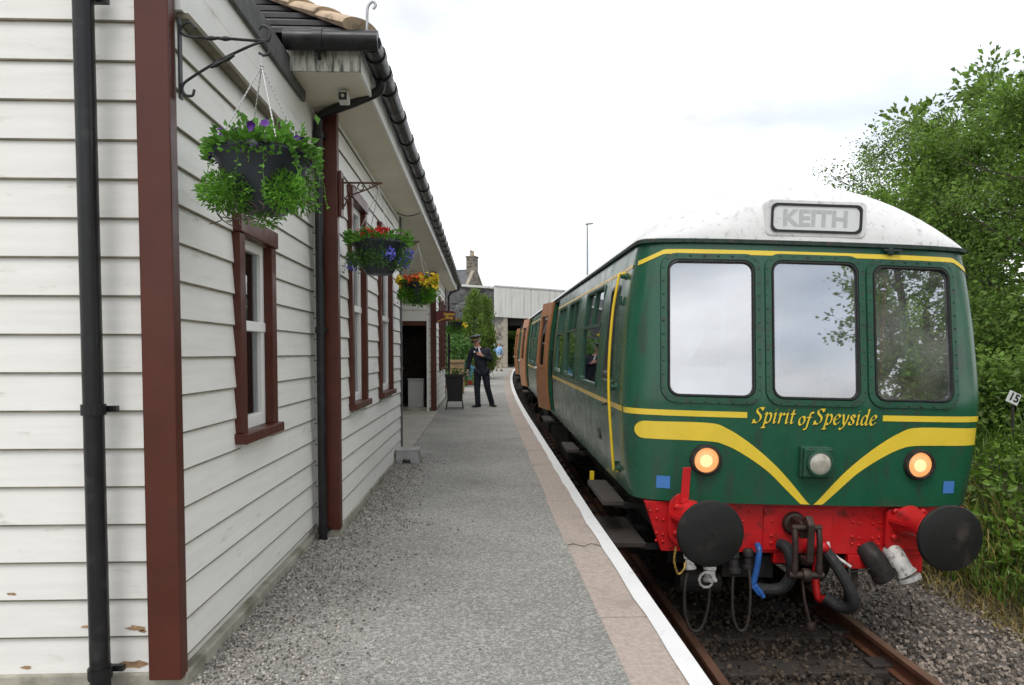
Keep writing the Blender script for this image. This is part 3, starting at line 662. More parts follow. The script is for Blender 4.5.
w = MB(); w.tube(catmull([(-1.11, 9.2, 3.235), (-1.0, 9.22, 3.20), (-.9, 9.25, 3.215), (-.82, 9.27, 3.245)], 6), .006, 5); w.build('cable', rubber, b)

t = thing('security_camera', 'small dark camera in a white rimmed housing under the soffit corner', 'camera', (-.96, 5.0, 3.180))
w = MB(); w.obox((-.955, 4.99, 3.195), (.035, 0, 0), (0, .04, -.01), (0, .006, .032)); w.build('housing', cam_white, t, bevel=.008)
w = MB(); w.obox((-.955, 4.946, 3.192), (.027, 0, 0), (0, .004, 0), (0, 0, .024)); fcm = w.build('front_glass', black_frame, t)
w = MB(); w.lathe([(.012, 0), (.012, .008), (.005, .01)], (-.955, 4.941, 3.192), (0, -1, 0), 12); w.build('lens', lamp_off, fcm)
w = MB(); w.tube([(-.955, 5.0, 3.220), (-.955, 5.0, 3.251)], .012); w.build('bracket', cam_white, t)

t = thing('step_block', 'small dull metal step stool standing against the corner of the boarded wall', 'step stool', (-.955, 8.95, gz(9)))
w = MB(); P = [(-.155, 0), (-.06, 0), (-.05, .055), (.03, .055), (.04, 0), (.155, 0), (.135, .165), (-.135, .165)]
w.prism(P, (-.955, 8.82, gz(9)), (1, 0, 0), (0, 0, 1), (0, .26, 0)); w.build('body', steel, t, bevel=.006)
w = MB(); w.box(-1.10, -.81, 8.81, 9.09, gz(9) + .166, gz(9) + .182); w.build('tread', chain_steel, t, bevel=.004)

# ------------------------------------------------------------------ hanging baskets and their brackets
BG = 'hanging baskets along the station wall'
def bracket(label, x0, y, z, x1, metal, ornate, plate):
    t = thing('basket_bracket', label, 'bracket', (x0, y, z), 'wall brackets carrying the hanging baskets')
    if plate:
        w = MB(); w.box(x0, x0 + .022, y - .05, y + .05, z - .26, z + .08); w.build('backboard', maroon, t, bevel=.004); x0 += .022
    w = MB()
    if not ornate:
        w.box(x0, x0 + .008, y - .014, y + .014, z - .27, z + .06); w.build('wall_bar', metal, t)
        w = MB(); L_ = x1 - x0
        w.tube(catmull([(x0 + .07, y, z + .02), (x0 + .045, y, z + .045), (x0 + .015, y, z + .03), (x0 + .012, y, z), (x0 + .06, y, z - .015), (x0 + L_ * .5, y, z - .018), (x0 + L_ * .95, y, z - .026), (x1 + .02, y, z - .02), (x1 + .025, y, z + .02), (x1 - .005, y, z + .035), (x1 - .02, y, z + .02)], 6), .0062, 6)
        w.build('arm', metal, t, smooth=60)
        w = MB(); w.tube(catmull([(x0 + .06, y, z - .23), (x0 + .05, y, z - .255), (x0 + .02, y, z - .25), (x0 + .012, y, z - .215), (x0 + .05, y, z - .18), (x0 + L_ * .5, y, z - .105), (x0 + L_ * .93, y, z - .035), (x1 + .015, y, z - .04), (x1 + .022, y, z - .075), (x1 - .0, y, z - .085), (x1 - .02, y, z - .075)], 6), .0062, 6)
        w.build('brace', metal, t, smooth=60)
        for f in (.38, .55):
            for (pa, pb) in (((x0, z - .017), (x1, z - .022)), ((x0 + .05, z - .18), (x0 + L_ * .93, z - .035))):
                p = Vector((pa[0] + (pb[0] - pa[0]) * f, y, pa[1] + (pb[1] - pa[1]) * f)); d = Vector((pb[0] - pa[0], 0, pb[1] - pa[1])).normalized() * .03
                w = MB(); w.tube([p - d, p, p + d], [.005, .011, .005], 6); w.build('twist', metal, t, smooth=60)
        pass
    else:
        w.box(x0, x0 + .01, y - .012, y + .012, z - .2, z + .03); w.tube([(x0, y, z), (x1 + .02, y, z)], .008, 6); w.build('arm', metal, t)
        w = MB()
        for (cx, cz, rr, a0, a1) in ((.07, -.05, .035, 0, 5.2), (.05, -.12, .03, 1, 6), (.14, -.035, .028, 2, 7.5), (.22, -.02, .018, 3, 8)):
            w.tube([(x0 + cx + rr * math.cos(a0 + (a1 - a0) * k / 14) * (1 - k / 30), y, z + cz + rr * math.sin(a0 + (a1 - a0) * k / 14) * (1 - k / 30)) for k in range(15)], .005, 5)
        w.tube(catmull([(x0 + .01, y, z - .18), (x0 + .06, y, z - .10), (x0 + .17, y, z - .055), (x1, y, z - .005)], 6), .006, 5); w.build('scrollwork', metal, t, smooth=60)
    return t

def basket(label, x, y, zr, ztop, r, seed, kind):
    rg = random.Random(seed); t = thing('hanging_basket', label, 'hanging basket', (x, y, zr - .28), BG)
    w = MB(); w.lathe([(r * .92, -.012), (r * .96, .012), (r * 1.03, .012), (r * 1.05, -.006), (r * 1.0, -.022), (r * .92, -.04), (r * .86, -.11), (r * .72, -.17), (r * .60, -.212), (r * .5, -.236), (r * .1, -.242)], (x, y, zr), n=36)
    bw = w.build('bowl', basket_plastic, t, smooth=40)
    w = MB(); w.lathe([(r * .9, 0), (r * .5, .03), (0.01, .035)], (x, y, zr - .02), n=20, caps=False); w.build('compost', soil, bw)
    for a in (.6, 2.2, 3.75, 5.3):
        w = MB(); p0 = Vector((x + r * math.cos(a), y + r * math.sin(a), zr)); p1 = Vector((x, y, ztop - .05)); n = 46
        w.tube([p0.lerp(p1, k / n) for k in range(n + 1)], [.0042 if k % 2 else .0018 for k in range(n + 1)], 5); w.build('chain', chain_steel, t, fix=False)
    w = MB(); w.tube([(x, y, ztop - .055), (x, y, ztop)], .004, 5); w.lathe([(.002, -.008), (.009, 0), (.002, .008)], (x, y, ztop - .05), n=8); w.build('hook', chain_steel, t)
    def dome(n, rr, h, pw=1.):
        out = []
        for _ in range(n):
            a = rg.uniform(0, 6.283); q = math.sqrt(rg.random()) * rr; zz = h * (1 - (q / rr) ** 2) * rg.uniform(.25, 1.1) ** pw
            out.append((x + q * math.cos(a), y + q * math.sin(a), zr + zz, math.cos(a) * .9, math.sin(a) * .9, .55 + .5 * (1 - q / rr)))
        return out
    def clump(n, cx, cy, cz, rx, rz, droop=.4):
        out = []
        for _ in range(n):
            v = Vector((rg.gauss(0, 1), rg.gauss(0, 1), rg.gauss(0, 1))); v = v.normalized() * rg.random() ** .45
            out.append((x + cx + v.x * rx, y + cy + v.y * rx, zr + cz + v.z * rz, v.x, v.y, v.z * .6 + rg.uniform(-droop, droop)))
        return out
    top = MB(); low = MB()
    F = []
    if kind == 0:
        leaves(top, dome(760, r * 1.1, .085), .036, slim=.72, rng=rg); leaves(top, [(x + r * 1.12 * math.cos(a), y + r * 1.12 * math.sin(a), zr + rg.uniform(-.05, .06), math.cos(a), math.sin(a), .2) for a in [rg.uniform(0, 6.283) for _ in range(260)]], .032, slim=.6, rng=rg)
        leaves(top, [(x + rg.gauss(0, r * .35), y + rg.gauss(0, r * .35), zr + .06 + rg.uniform(0, .06), 0, 0, 1) for _ in range(110)], .036, slim=.75, rng=rg)
        for (cx, cy, cz, rx, rz, n) in ((-.110, -.115, -.175, .112, .078, 1500), (.118, -.11, -.172, .082, .078, 1100), (-.03, .13, -.16, .12, .08, 600), (.14, .07, -.15, .08, .08, 400), (-.15, .05, -.15, .08, .08, 400), (.0, -.02, -.26, .07, .04, 160)):
            leaves(low, clump(n, cx, cy, cz, rx, rz), .023, slim=.36, rng=rg)
        F = [('purple_flowers', purple, [(x + r * 1.05 * math.cos(a), y + r * 1.05 * math.sin(a), zr + rg.uniform(-.05, .05)) for a in [rg.uniform(0, 6.283) for _ in range(34)]] + [(x + .01, y - r * .95, zr + .075), (x + .02, y - r * .97, zr + .05), (x + .07, y - r, zr + .07)], .016)]
        tw = MB()
        for k in range(7):
            a = 3.4 + .25 * k; p = Vector((x + .17 * math.cos(a), y + .17 * math.sin(a), zr - .22))
            tw.tube(catmull([p, p + Vector((rg.gauss(0, .02), rg.gauss(0, .02), -.03)), p + Vector((rg.gauss(0, .03), rg.gauss(0, .03), -.06)), p + Vector((rg.gauss(0, .04), rg.gauss(0, .04), -.075))], 4), .0022, 4)
        tw.build('dry_tendrils', bark, t)
        lm = (petunia_leaf, fern_leaf)
    elif kind == 1:
        leaves(top, dome(380, r * 1.2, .08), .042, slim=.6, rng=rg); leaves(top, [(x + r * 1.15 * math.cos(a), y + r * 1.15 * math.sin(a), zr + rg.uniform(-.02, .07), math.cos(a), math.sin(a), .3) for a in [rg.uniform(0, 6.283) for _ in range(160)]], .05, rng=rg)
        for (cx, cy, cz, rx, rz, n) in ((-.13, -.12, -.13, .09, .07, 520), (.02, -.16, -.12, .09, .07, 420), (.15, -.06, -.13, .09, .08, 420), (-.05, .15, -.14, .12, .08, 350)): leaves(low, clump(n, cx, cy, cz, rx, rz), .026, slim=.4, rng=rg)
        red = [p for c in ((-.07, -.15, .06), (.055, -.15, .075), (.01, -.17, .035), (-.02, .1, .08)) for p in [(x + c[0] + rg.gauss(0, .028), y + c[1] + rg.gauss(0, .03), zr + c[2] + rg.gauss(0, .014)) for _ in range(26)]]
        blue = [(p[0], p[1], p[2]) for c in ((.10, -.15, -.10), (.19, -.03, -.15), (-.19, -.05, -.17), (.21, .05, -.08)) for p in clump(80, c[0], c[1], c[2], .055, .05)]
        F = [('red_flowers', red_petal, red, .013), ('blue_flowers', blue_petal, blue, .008)]; lm = (petunia_leaf, lobelia_leaf)
    elif kind == 2:
        leaves(top, dome(260, r * 1.15, .10), .05, rng=rg)
        for (cx, cy, cz, rx, rz, n) in ((-.12, -.12, -.14, .11, .10, 800), (.11, -.12, -.14, .11, .10, 800), (0, .14, -.14, .14, .1, 500), (.0, -.1, -.22, .1, .06, 200)): leaves(low, clump(n, cx, cy, cz, rx, rz), .036, slim=.4, rng=rg)
        F = [('orange_flowers', orange_petal, [p[:3] for p in dome(150, r * 1.05, .115)] + [(x + rg.gauss(-.03, .06), y - r * .85 + rg.gauss(0, .04), zr + .05 + rg.gauss(0, .025)) for _ in range(70)], .022),
             ('yellow_flowers', yellow_petal, [(x + r * 1.15 * math.cos(a), y + r * 1.15 * math.sin(a), zr + rg.uniform(-.06, .11)) for a in [rg.gauss(-.35, .5) for _ in range(110)]] + [(x - r * 1.05 + rg.gauss(0, .025), y - .06 + rg.gauss(0, .05), zr + .03 + rg.gauss(0, .03)) for _ in range(40)], .024)]; lm = (petunia_leaf, fern_leaf)
    else:
        leaves(top, dome(200, r * 1.1, .07), .05, rng=rg)
        for (cx, cy, cz, rx, rz, n) in ((-.14, -.1, -.20, .16, .12, 500), (.12, -.1, -.22, .14, .14, 500)): leaves(low, clump(n, cx, cy, cz, rx, rz), .045, slim=.5, rng=rg)
        F = [('red_flowers', orange_petal, [p[:3] for p in dome(60, r * 1.0, .09)], .024), ('yellow_flowers', yellow_petal, [(x + .18 + .10 * f + rg.gauss(0, .02), y - .1 + rg.gauss(0, .04), zr - .02 - .12 * f + rg.gauss(0, .02)) for f in [rg.random() for _ in range(60)]], .026)]; lm = (petunia_leaf, fern_leaf)
    for k in range(16 if kind < 3 else 6):
        a = rg.uniform(0, 6.283); p = Vector((x + r * 1.02 * math.cos(a), y + r * 1.02 * math.sin(a), zr + .01)); L_ = rg.uniform(.08, .26); n_ = int(L_ / .014)
        out_ = Vector((math.cos(a), math.sin(a), 0)) * rg.uniform(.02, .07)
        pts = [p + out_ * math.sin(1.5 * q / n_) + Vector((rg.gauss(0, .004), rg.gauss(0, .004), -L_ * (q / n_) ** 1.2)) for q in range(n_ + 1)]
        low.tube(pts, .0014, 3, caps=False)
        for q in pts[1:]: leaves(low, [(*q, rg.gauss(0, 1), rg.gauss(0, 1), rg.gauss(0, .4))], .019 if kind < 2 else .026, slim=.55, rng=rg)
    top.build('upper_foliage', lm[0], t, fix=False); low.build('trailing_foliage', lm[1], t, fix=False)
    for nm, fm, pts, sz in F:
        w = MB()
        for p in pts:
            nrm = Vector((rg.gauss(0, .6), -.8 + rg.gauss(0, .5), rg.gauss(.3, .5))).normalized(); u = nrm.cross(Vector((0, 0, 1))).normalized(); v = nrm.cross(u); c = Vector(p[:3]) + nrm * .012; s = sz * rg.uniform(.7, 1.25)
            a0 = rg.random(); vs = [c - nrm * s * .3] + [c + (u * math.cos(a0 + k * 1.2566) + v * math.sin(a0 + k * 1.2566)) * s for k in range(5)]
            w.add(vs, [(0, 1 + k, 1 + (k + 1) % 5) for k in range(5)])
        w.build(nm, fm, t, fix=False)
    return t
bracket('plain black twisted iron bracket on the nearest corner post', XA + .022, 3.06, 2.775, -.915, black_iron, False, False)
bracket('ornate brown scrolled iron bracket with maroon backboard on the second corner post', XB + .022, 5.50, 2.74, -.79, rust_iron, True, True)
bracket('brown scrolled iron bracket on the wall past the second tall window', XB + .0, 8.75, 2.80, -.80, rust_iron, True, False)
bracket('brown scrolled iron bracket at the far end of the station wall', XC + .0, 19.8, 2.82, -.74, rust_iron, True, False)
basket('nearest and largest looking basket with purple petunias and fine green trailing leaves', -.925, 3.06, 2.275, 2.695, .192, 1, 0)
basket('basket of red flowers with blue lobelia below, hung second from the camera', -.80, 5.5, 2.285, 2.74, .195, 2, 1)
basket('basket of orange and yellow flowers, hung third from the camera', -.80, 8.75, 2.29, 2.80, .20, 3, 2)
basket('smallest looking basket with a yellow trail, hung past the maroon sign', -.76, 19.8, 2.30, 2.82, .20, 4, 3)

# projecting sign
t = thing('projecting_sign', 'maroon projecting sign with yellow lettering fixed to the far corner post', 'sign', (-1.0, 16.0, 2.1))
w = MB(); w.prism([(-.01, 0), (.2, .02), (.43, .075), (.43, .24), (-.01, .24)], (-1.10 + .035, 15.86, 2.12), (1, 0, 0), (0, 0, 1), (0, .03, 0)); w.build('board', maroon_sign, t, bevel=.004)
for i, (s, xx, zz) in enumerate((('Station', -.77, 2.31), ('Shop', -.77, 2.235))):
    vs, fs = text_geo(s, .085, bold=.003); w = MB(); w.add([(xx + a, 15.857, zz + c) for a, c, _ in vs], fs); w.build('lettering', gold_text, t, fix=False)
w = MB(); w.tube([(-1.03, 15.855, 2.15), (-.84, 15.855, 2.22)], .007, 5); w.build('arrow', gold_text, t)
w = MB(); w.tube([(-1.08, 15.875, 2.37), (-.66, 15.875, 2.37)], .009, 6); w.build('arm', maroon, t)

# ================================================================== THE RAILCAR
HZ = [(1.13, 1.395), (1.3, 1.425), (1.5, 1.45), (1.9, 1.475), (2.1, 1.475), (2.35, 1.463), (2.6, 1.447), (2.8, 1.425), (3.0, 1.398), (3.22, 1.362)]
def hw(z): return float(np.interp(z, [a for a, _ in HZ], [c for _, c in HZ]))
class Car:
    def __init__(s, L, front): s.L, s.front = L, front; s.c, s.n, s.bow = (.40, 5, .05) if front else (.10, 9, 0)
    def y0(s, z):
        if not s.front: return 0.
        q = z - 1.93; return 0 if q < 0 else .14 * (q - .05 * (1 - math.exp(-q / .05)))
    def fyt(s, t, z): t = min(1, abs(t)); return s.y0(z) + s.c * (1 - (1 - t ** s.n) ** (1 / s.n)) + s.bow * t * t
    def fp(s, x, z, off=0): return (x, s.fyt(x / hw(z), z) - off, z)
    def ft(s, t, z, off=0): return ((hw(z) + off) * t, s.fyt(t, z) - off, z)
    def sp(s, y, z, off=0, side=-1): return (side * (hw(z) + off), y, z)
    def ts(s):
        a = [i / 14 for i in range(13)]; b_ = [(1 - (1 - q) ** s.n) ** (1 / s.n) for q in [.06, .1, .15, .22, .3, .4, .52, .66, .82, 1.]]
        t = sorted({round(v, 5) for v in a + [v for v in b_ if v > a[-1]] + [1.]}); return [-v for v in reversed(t[1:])] + t
    def loop(s, z, off=0):
        f = [s.ft(t, z, off) for t in s.ts()]; ys = [s.L * k / 12 for k in range(1, 12)]
        l = [(-(hw(z) + off), y, z) for y in reversed(ys) if y > .6]; r = [((hw(z) + off), y, z) for y in ys if y > .6]
        return [(-(hw(z) + off) , s.L + off, z)] + l + f + r + [((hw(z) + off), s.L + off, z)]
def rrect(x0, x1, z0, z1, r, n=6):
    out = []
    for (cx, cz, a) in ((x1 - r, z1 - r, 0), (x0 + r, z1 - r, 90), (x0 + r, z0 + r, 180), (x1 - r, z0 + r, 270)):
        for k in range(n + 1): t = R(a + 90 * k / n); out.append((cx + r * math.cos(t), cz + r * math.sin(t)))
    return out
FW = [(-1.150, -.502, 1.985, 3.042), (-.334, .334, 1.985, 3.050), (.486, 1.118, 1.985, 3.035)]     # the three cab windows
def apply_bool(o, cut):
    m = o.modifiers.new('cut', 'BOOLEAN'); m.operation = 'DIFFERENCE'; m.solver = 'EXACT'; m.object = cut
    bpy.context.view_layer.update()
    me = bpy.data.meshes.new_from_object(o.evaluated_get(bpy.context.evaluated_depsgraph_get()))
    o.modifiers.clear(); old = o.data; o.data = me; me.name = old.name; bpy.data.meshes.remove(old); bpy.data.objects.remove(cut)
    me.polygons.foreach_set('use_smooth', [True] * len(me.polygons)); me.set_sharp_from_angle(angle=R(28))

def rail_vehicle(label, cat, loc, rot, L, front, wins, doors):
    c = Car(L, front)
    t = thing('railcar' if front else 'carriage', label, cat, loc); t.rotation_euler = rot
    B = lambda w, n, m, p=None, **k: w.build(n, m, p or t, local=True, **k)
    # ---- shell
    zs = [h[0] for h in HZ]; zs = sorted(set(zs + [1.2, 1.7, 1.93, 2.0, 2.05, 2.2]))
    w = MB(); outer = [c.loop(z) for z in zs]; inner = [[(p[0], p[1], p[2]) for p in c.loop(z, -.055)] for z in reversed(zs)]
    rows = outer + inner; n = len(rows[0]); vs = [p for r in rows for p in r]; fs = []
    for i in range(len(rows)):
        for j in range(n):
            a, b2 = i, (i + 1) % len(rows); k = (j + 1) % n; fs.append((a * n + j, a * n + k, b2 * n + k, b2 * n + j))
    w.add(vs, fs); shell = B(w, 'body_shell', green_paint)
    cut = MB()
    if front:
        for (x0, x1, z0, z1) in FW: cut.prism(rrect(x0, x1, z0, z1, .075), (0, -.5, 0), (1, 0, 0), (0, 0, 1), (0, 1.05, 0))
        cut.prism(rrect(.92, 1.28, 2.08, 2.88, .05), (-2, 0, 0), (0, 1, 0), (0, 0, 1), (4, 0, 0))
    for (ya, yb) in wins:
        for sx in (-2, 1): cut.prism(rrect(ya, yb, 1.95, 2.97, .05), (sx, 0, 0), (0, 1, 0), (0, 0, 1), (1, 0, 0))
    for (ya, yb) in doors: cut.box(-2, -1, ya, yb, 1.18, 3.17)
    co = cut.build('cutter', dark_room, t, local=True)
    apply_bool(shell, co)
    # ---- roof
    w = MB(); rows = []; tt = [math.sin(math.pi / 2 * (k / 16)) for k in range(-16, 17)]
    zr = 3.21; hwr = hw(3.22) + .022
    def rz(x, s): return zr + .555 * (max(0, 1 - (abs(x) / hwr) ** 2)) ** .80 * (math.sqrt(max(0, 1 - (1 - min(1, s)) ** 2)))
    ss = [0, .01, .03, .07, .13, .2, .3, .42, .56, .72, .88, 1.]
    for s in ss:
        row = []
        for q in tt:
            yf = c.fyt(q, 3.22) - .022; row.append((hwr * q, yf + s * (.44 if front else .05), rz(hwr * q, s)))
        rows.append(row)
    for k in range(1, 13):
        row = []
        for q in tt: row.append((hwr * q, (rows[11][0][1] + .02 if False else c.fyt(q, 3.22) + (.42 if front else .03)) * (1 - k / 12) + (L + .02) * k / 12, rz(hwr * q, 1)))
        rows.append(row)
    w.grid(rows); w.add([p for p in rows[-1]], [tuple(range(len(tt)))])
    for r_ in range(1, 12):
        pass
    rf = B(w, 'roof', roof_white, smooth=35)
    w = MB()
    for yy in [1.6 + 1.5 * k for k in range(int((L - 1.6) / 1.5))]:
        for sgn in (-.45, .45): w.lathe([(.11, 0), (.11, .03), (.09, .05), (.09, .075), (.02, .085)], (sgn, yy, rz(sgn, 1) - .012), n=14)
    B(w, 'ventilators', roof_white, rf, smooth=40)
    w = MB(); lp = [c.loop(3.195, .004), c.loop(3.195, .026), c.loop(3.222, .03), c.loop(3.235, .012)]; w.grid(lp, closed=True); B(w, 'gutter_strip', gutter_dark, smooth=50)
    w = MB(); w.box(-1.3, 1.3, .55, L - .06, 3.15, 3.17); B(w, 'ceiling', cab_cream)
    w = MB(); w.box(-1.33, 1.33, .46, L - .06, 1.15, 1.19); B(w, 'floor', dark_room)
    # ---- saloon windows
    for (ya, yb) in wins:
        for side in (-1, 1):
            S_ = lambda y, z, o: c.sp(y, z, o, side)
            rings = []
            for (g, o) in ((.022, .002), (.018, .012), (-.004, .012), (-.016, .004), (-.016, -.05)): rings.append([S_(y, z, o) for (y, z) in rrect(ya - g, yb + g, 1.95 - g, 2.97 + g, .05)])
            w = MB(); w.grid(rings, closed=True); fr = B(w, 'window', black_frame if side > 0 else green_frame, smooth=40)
            w = MB()
            for (z0, z1, y0_, y1_) in ((2.555, 2.59, ya, yb),):
                w.add([S_(y0_, z0, .006), S_(y1_, z0, .006), S_(y1_, z1, .006), S_(y0_, z1, .006), S_(y0_, z0, -.03), S_(y1_, z0, -.03), S_(y1_, z1, -.03), S_(y0_, z1, -.03)], [(0, 1, 2, 3), (0, 4, 5, 1), (3, 2, 6, 7)])
            ym = (ya + yb) / 2
            for q in (ym - .012, ya + .02, yb - .044): w.add([S_(q, 2.59, .002), S_(q + .024, 2.59, .002), S_(q + .024, 2.955, .002), S_(q, 2.955, .002), S_(q, 2.59, -.03), S_(q + .024, 2.59, -.03), S_(q + .024, 2.955, -.03), S_(q, 2.955, -.03)], [(0, 1, 2, 3), (0, 3, 7, 4), (1, 5, 6, 2)])
            B(w, 'transom', green_frame, fr)
            w = MB(); w.add([S_(ya - .005, 1.945, -.022), S_(yb + .005, 1.945, -.022), S_(yb + .005, 2.575, -.022), S_(ya - .005, 2.575, -.022)], [(0, 1, 2, 3)])
            w.add([S_(ya - .005, 2.575, -.025), S_(yb + .005, 2.575, -.025), S_(yb + .005, 2.975, -.025), S_(ya - .005, 2.975, -.025)], [(0, 1, 2, 3)]); B(w, 'pane', side_glass, fr)
    # ---- lining on the sides
    def runs(y0_, y1_):
        out = [(y0_, y1_)]
        for (ya, yb) in doors:
            new = []
            for p, q in out:
                if p < ya < q: new += [(p, ya - .02), (min(yb + .02, q), q)]
                else: new.append((p, q))
            out = new
        return out
    for nm, m_, z0, z1 in (('waist_line', cream_paint, 1.812, 1.858), ('cantrail_line', cream_paint, 3.005, 3.035)):
        w = MB()
        for side in (-1, 1):
            for p, q in (runs(c.c + c.bow, L - .01) if side < 0 else [(c.c + c.bow, L - .01)]):
                w.grid([[c.sp(p, z, .003, side), c.sp((p + q) / 2, z, .003, side), c.sp(q, z, .003, side)] for z in (z0, z1)])
        B(w, nm, m_)
    # ---- doors folded back against the side, tan inside
    for (ya, yb) in doors:
        dp = MB(); a = R(170.5); hy = yb + .03; W_ = yb - ya - .02; ux, uy = -math.sin(math.pi - a), math.cos(math.pi - a)
        nx, ny = -uy, ux                                   # towards the platform: the inner face
        zz = [1.16, 1.5, 1.9, 1.98, 2.1, 2.35, 2.6, 2.8, 2.93, 3.0, 3.2]
        def dpt(s_, z, d): x0 = -hw(z) - .012; return (x0 + ux * s_ * W_ + nx * d, hy + uy * s_ * W_ + ny * d, z)
        def slab(s0, s1, z0, z1, d0, d1, mi=0):
            zl = [z0] + [z for z in zz if z0 < z < z1] + [z1]
            dp.grid([[dpt(s0, z, d0), dpt(s1, z, d0), dpt(s1, z, d1), dpt(s0, z, d1)] for z in zl], mi, closed=True)
            dp.add([dpt(s0, z0, d0), dpt(s1, z0, d0), dpt(s1, z0, d1), dpt(s0, z0, d1)], [(3, 2, 1, 0)], mi); dp.add([dpt(s0, z1, d0), dpt(s1, z1, d0), dpt(s1, z1, d1), dpt(s0, z1, d1)], [(0, 1, 2, 3)], mi)
        slab(0, 1, 1.16, 2.0, .0, .045); slab(0, 1, 2.93, 3.19, .0, .045); slab(0, .2, 2.002, 2.928, 0, .045); slab(.8, 1, 2.002, 2.928, 0, .045)
        dr = B(dp, 'passenger_door', door_inner, bevel=.004)
        dp = MB(); slab(-.005, 1.005, 1.155, 1.99, -.012, -.001); slab(-.005, 1.005, 2.94, 3.195, -.012, -.001); slab(-.005, .19, 1.99, 2.94, -.012, -.001); slab(.81, 1.005, 1.99, 2.94, -.012, -.001); B(dp, 'outer_skin', green_paint, dr)
        dp = MB(); slab(.2, .8, 2.0, 2.93, .018, .024); B(dp, 'pane', side_glass, dr)
        dp = MB(); slab(.17, .83, 1.955, 2.0, .046, .058); slab(.17, .83, 2.93, 2.96, .046, .058); slab(.17, .205, 2.0, 2.93, .046, .056); slab(.795, .83, 2.0, 2.93, .046, .056); B(dp, 'window_frame', door_inner, dr, bevel=.003)
        dp = MB(); p = Vector(dpt(.9, 1.93, .05)); dp.tube([p, p + Vector((nx, ny, 0)) * .05], .028, 10); dp.tube([p + Vector((nx, ny, 0)) * .045, p + Vector((nx, ny, 0)) * .05 + Vector((-ux, -uy, 0)) * .1], .012, 6); B(dp, 'handle', white_fit, dr)
        w = MB()
        for (p, q) in ((ya - .035, ya), (yb, yb + .035)): w.add([c.sp(p, 1.18, .008), c.sp(q, 1.18, .008), c.sp(q, 2.1, .008), c.sp(p, 2.1, .008), c.sp(q, 3.17, .008), c.sp(p, 3.17, .008)], [(0, 1, 2, 3), (3, 2, 4, 5)])
        B(w, 'door_pillar', green_frame)
        w = MB(); w.tube([c.sp(ya - .06, 1.75, .0), c.sp(ya - .06, 1.75, .05), c.sp(ya - .06, 2.3, .05), c.sp(ya - .06, 2.3, .0)], .012, 6); B(w, 'grab_handle', black_frame)
    # ---- saloon seats
    k = 0
    for yy in [2.6 + 1.62 * i for i in range(int((L - 3) / 1.62))]:
        for sx in (-.72, .72):
            w = MB(); w.box(sx - .5, sx + .5, yy, yy + .14, 1.6, 2.28); w.box(sx - .5, sx + .5, yy - .45, yy, 1.56, 1.68); B(w, 'seat', seat_red if k % 2 else seat_blue, bevel=.04); k += 1
    # ---- running gear
    w = MB()
    for sx in (-1.15, 1.15): w.box(sx - .05, sx + .05, .2, L - .1, .86, 1.14)
    w.box(-1.2, 1.2, .15, L, 1.10, 1.135)
    for (a0, a1, x0, x1) in ((6.2, 7.8, -1.25, -.5), (8.2, 9.9, -1.2, -.4), (6.6, 8.8, .5, 1.2), (10.2, 11.6, -1.25, -.6), (9.5, 12.0, .4, 1.2)): w.box(x0, x1, a0, a1, .45, 1.10)
    B(w, 'underframe', dark_metal, bevel=.02)
    for by in (2.9, L - 3.4):
        w = MB()
        for sx in (-1.0, 1.0):
            w.box(sx - .04, sx + .04, by - 1.7, by + 1.7, .55, .80); w.box(-1, 1, by - .2, by + .2, .5, .78)
            for wy in (by - 1.3, by + 1.3):
                w.box(sx - .13, sx + .13, wy - .16, wy + .16, .30, .62); w.lathe([(.12, 0), (.12, .04), (.05, .05)], (sx * 1.13, wy, .46), (sx, 0, 0), 14)
                for q in (-.28, .28): w.tube([(sx, wy + q, .32), (sx, wy + q, .62)], .07, 10)
        bg = B(w, 'bogie', dark_metal, bevel=.01)
        for sx in (-.72, .72):
            for wy in (by - 1.3, by + 1.3):
                w = MB(); sg = 1 if sx > 0 else -1
                w.lathe([(.06, -.06), (.40, -.05), (.455, -.05), (.455, .06), (.485, .065), (.485, .09), (.40, .09), (.1, .09)], (sx, wy, .46), (-sg, 0, 0), 32); B(w, 'wheel', coupling_steel, bg, smooth=30)
        w = MB()
        for wy in (by - 1.3, by + 1.3): w.tube([(-.7, wy, .46), (.7, wy, .46)], .07, 10)
        B(w, 'axles', dark_metal, bg)
    # ---- step boards
    for (y0_, y1_, x0, x1, z) in ([(.36, 1.30, -1.60, -1.42, 1.06), (.12, 1.0, -1.57, -1.28, .775), (3.35, 4.05, -1.58, -1.42, 1.06)] if front else []) + [(ya, yb, -1.58, -1.42, 1.06) for ya, yb in doors]:
        w = MB(); w.box(x0, x1, y0_, y1_, z - .045, z); sb = B(w, 'step_board', sleeper_mat, bevel=.008)
        for q in (y0_ + .12, y1_ - .16): w = MB(); w.box(x1 - .06, -1.1, q, q + .05, z - .09, z - .046); B(w, 'step_bracket', dark_metal, sb)
    if not front: return t
    # =============================================================== the cab front
    for i, (x0, x1, z0, z1) in enumerate(FW):
        P = lambda g, o, r: [c.fp(x, z, o) for x, z in rrect(x0 - g, x1 + g, z0 - g, z1 + g, r)]
        w = MB(); w.grid([P(.072, .0, .125), P(.066, .016, .12), P(.020, .016, .09), P(.014, .002, .085)], closed=True)
        bolts = rrect(x0 - .05, x1 + .05, z0 - .05, z1 + .05, .10, 2)
        for (a0, b0), (a1, b1) in zip(bolts, bolts[1:] + bolts[:1]):
            nb = max(1, int(math.hypot(a1 - a0, b1 - b0) / .105))
            for k in range(nb):
                x, z = a0 + (a1 - a0) * k / nb, b0 + (b1 - b0) * k / nb; q = c.fp(x, z, .014); w.lathe([(.009, 0), (.008, .005), (.003, .007)], q, (0, -1, 0), 7)
        fr = B(w, 'cab_window', green_frame, smooth=40)
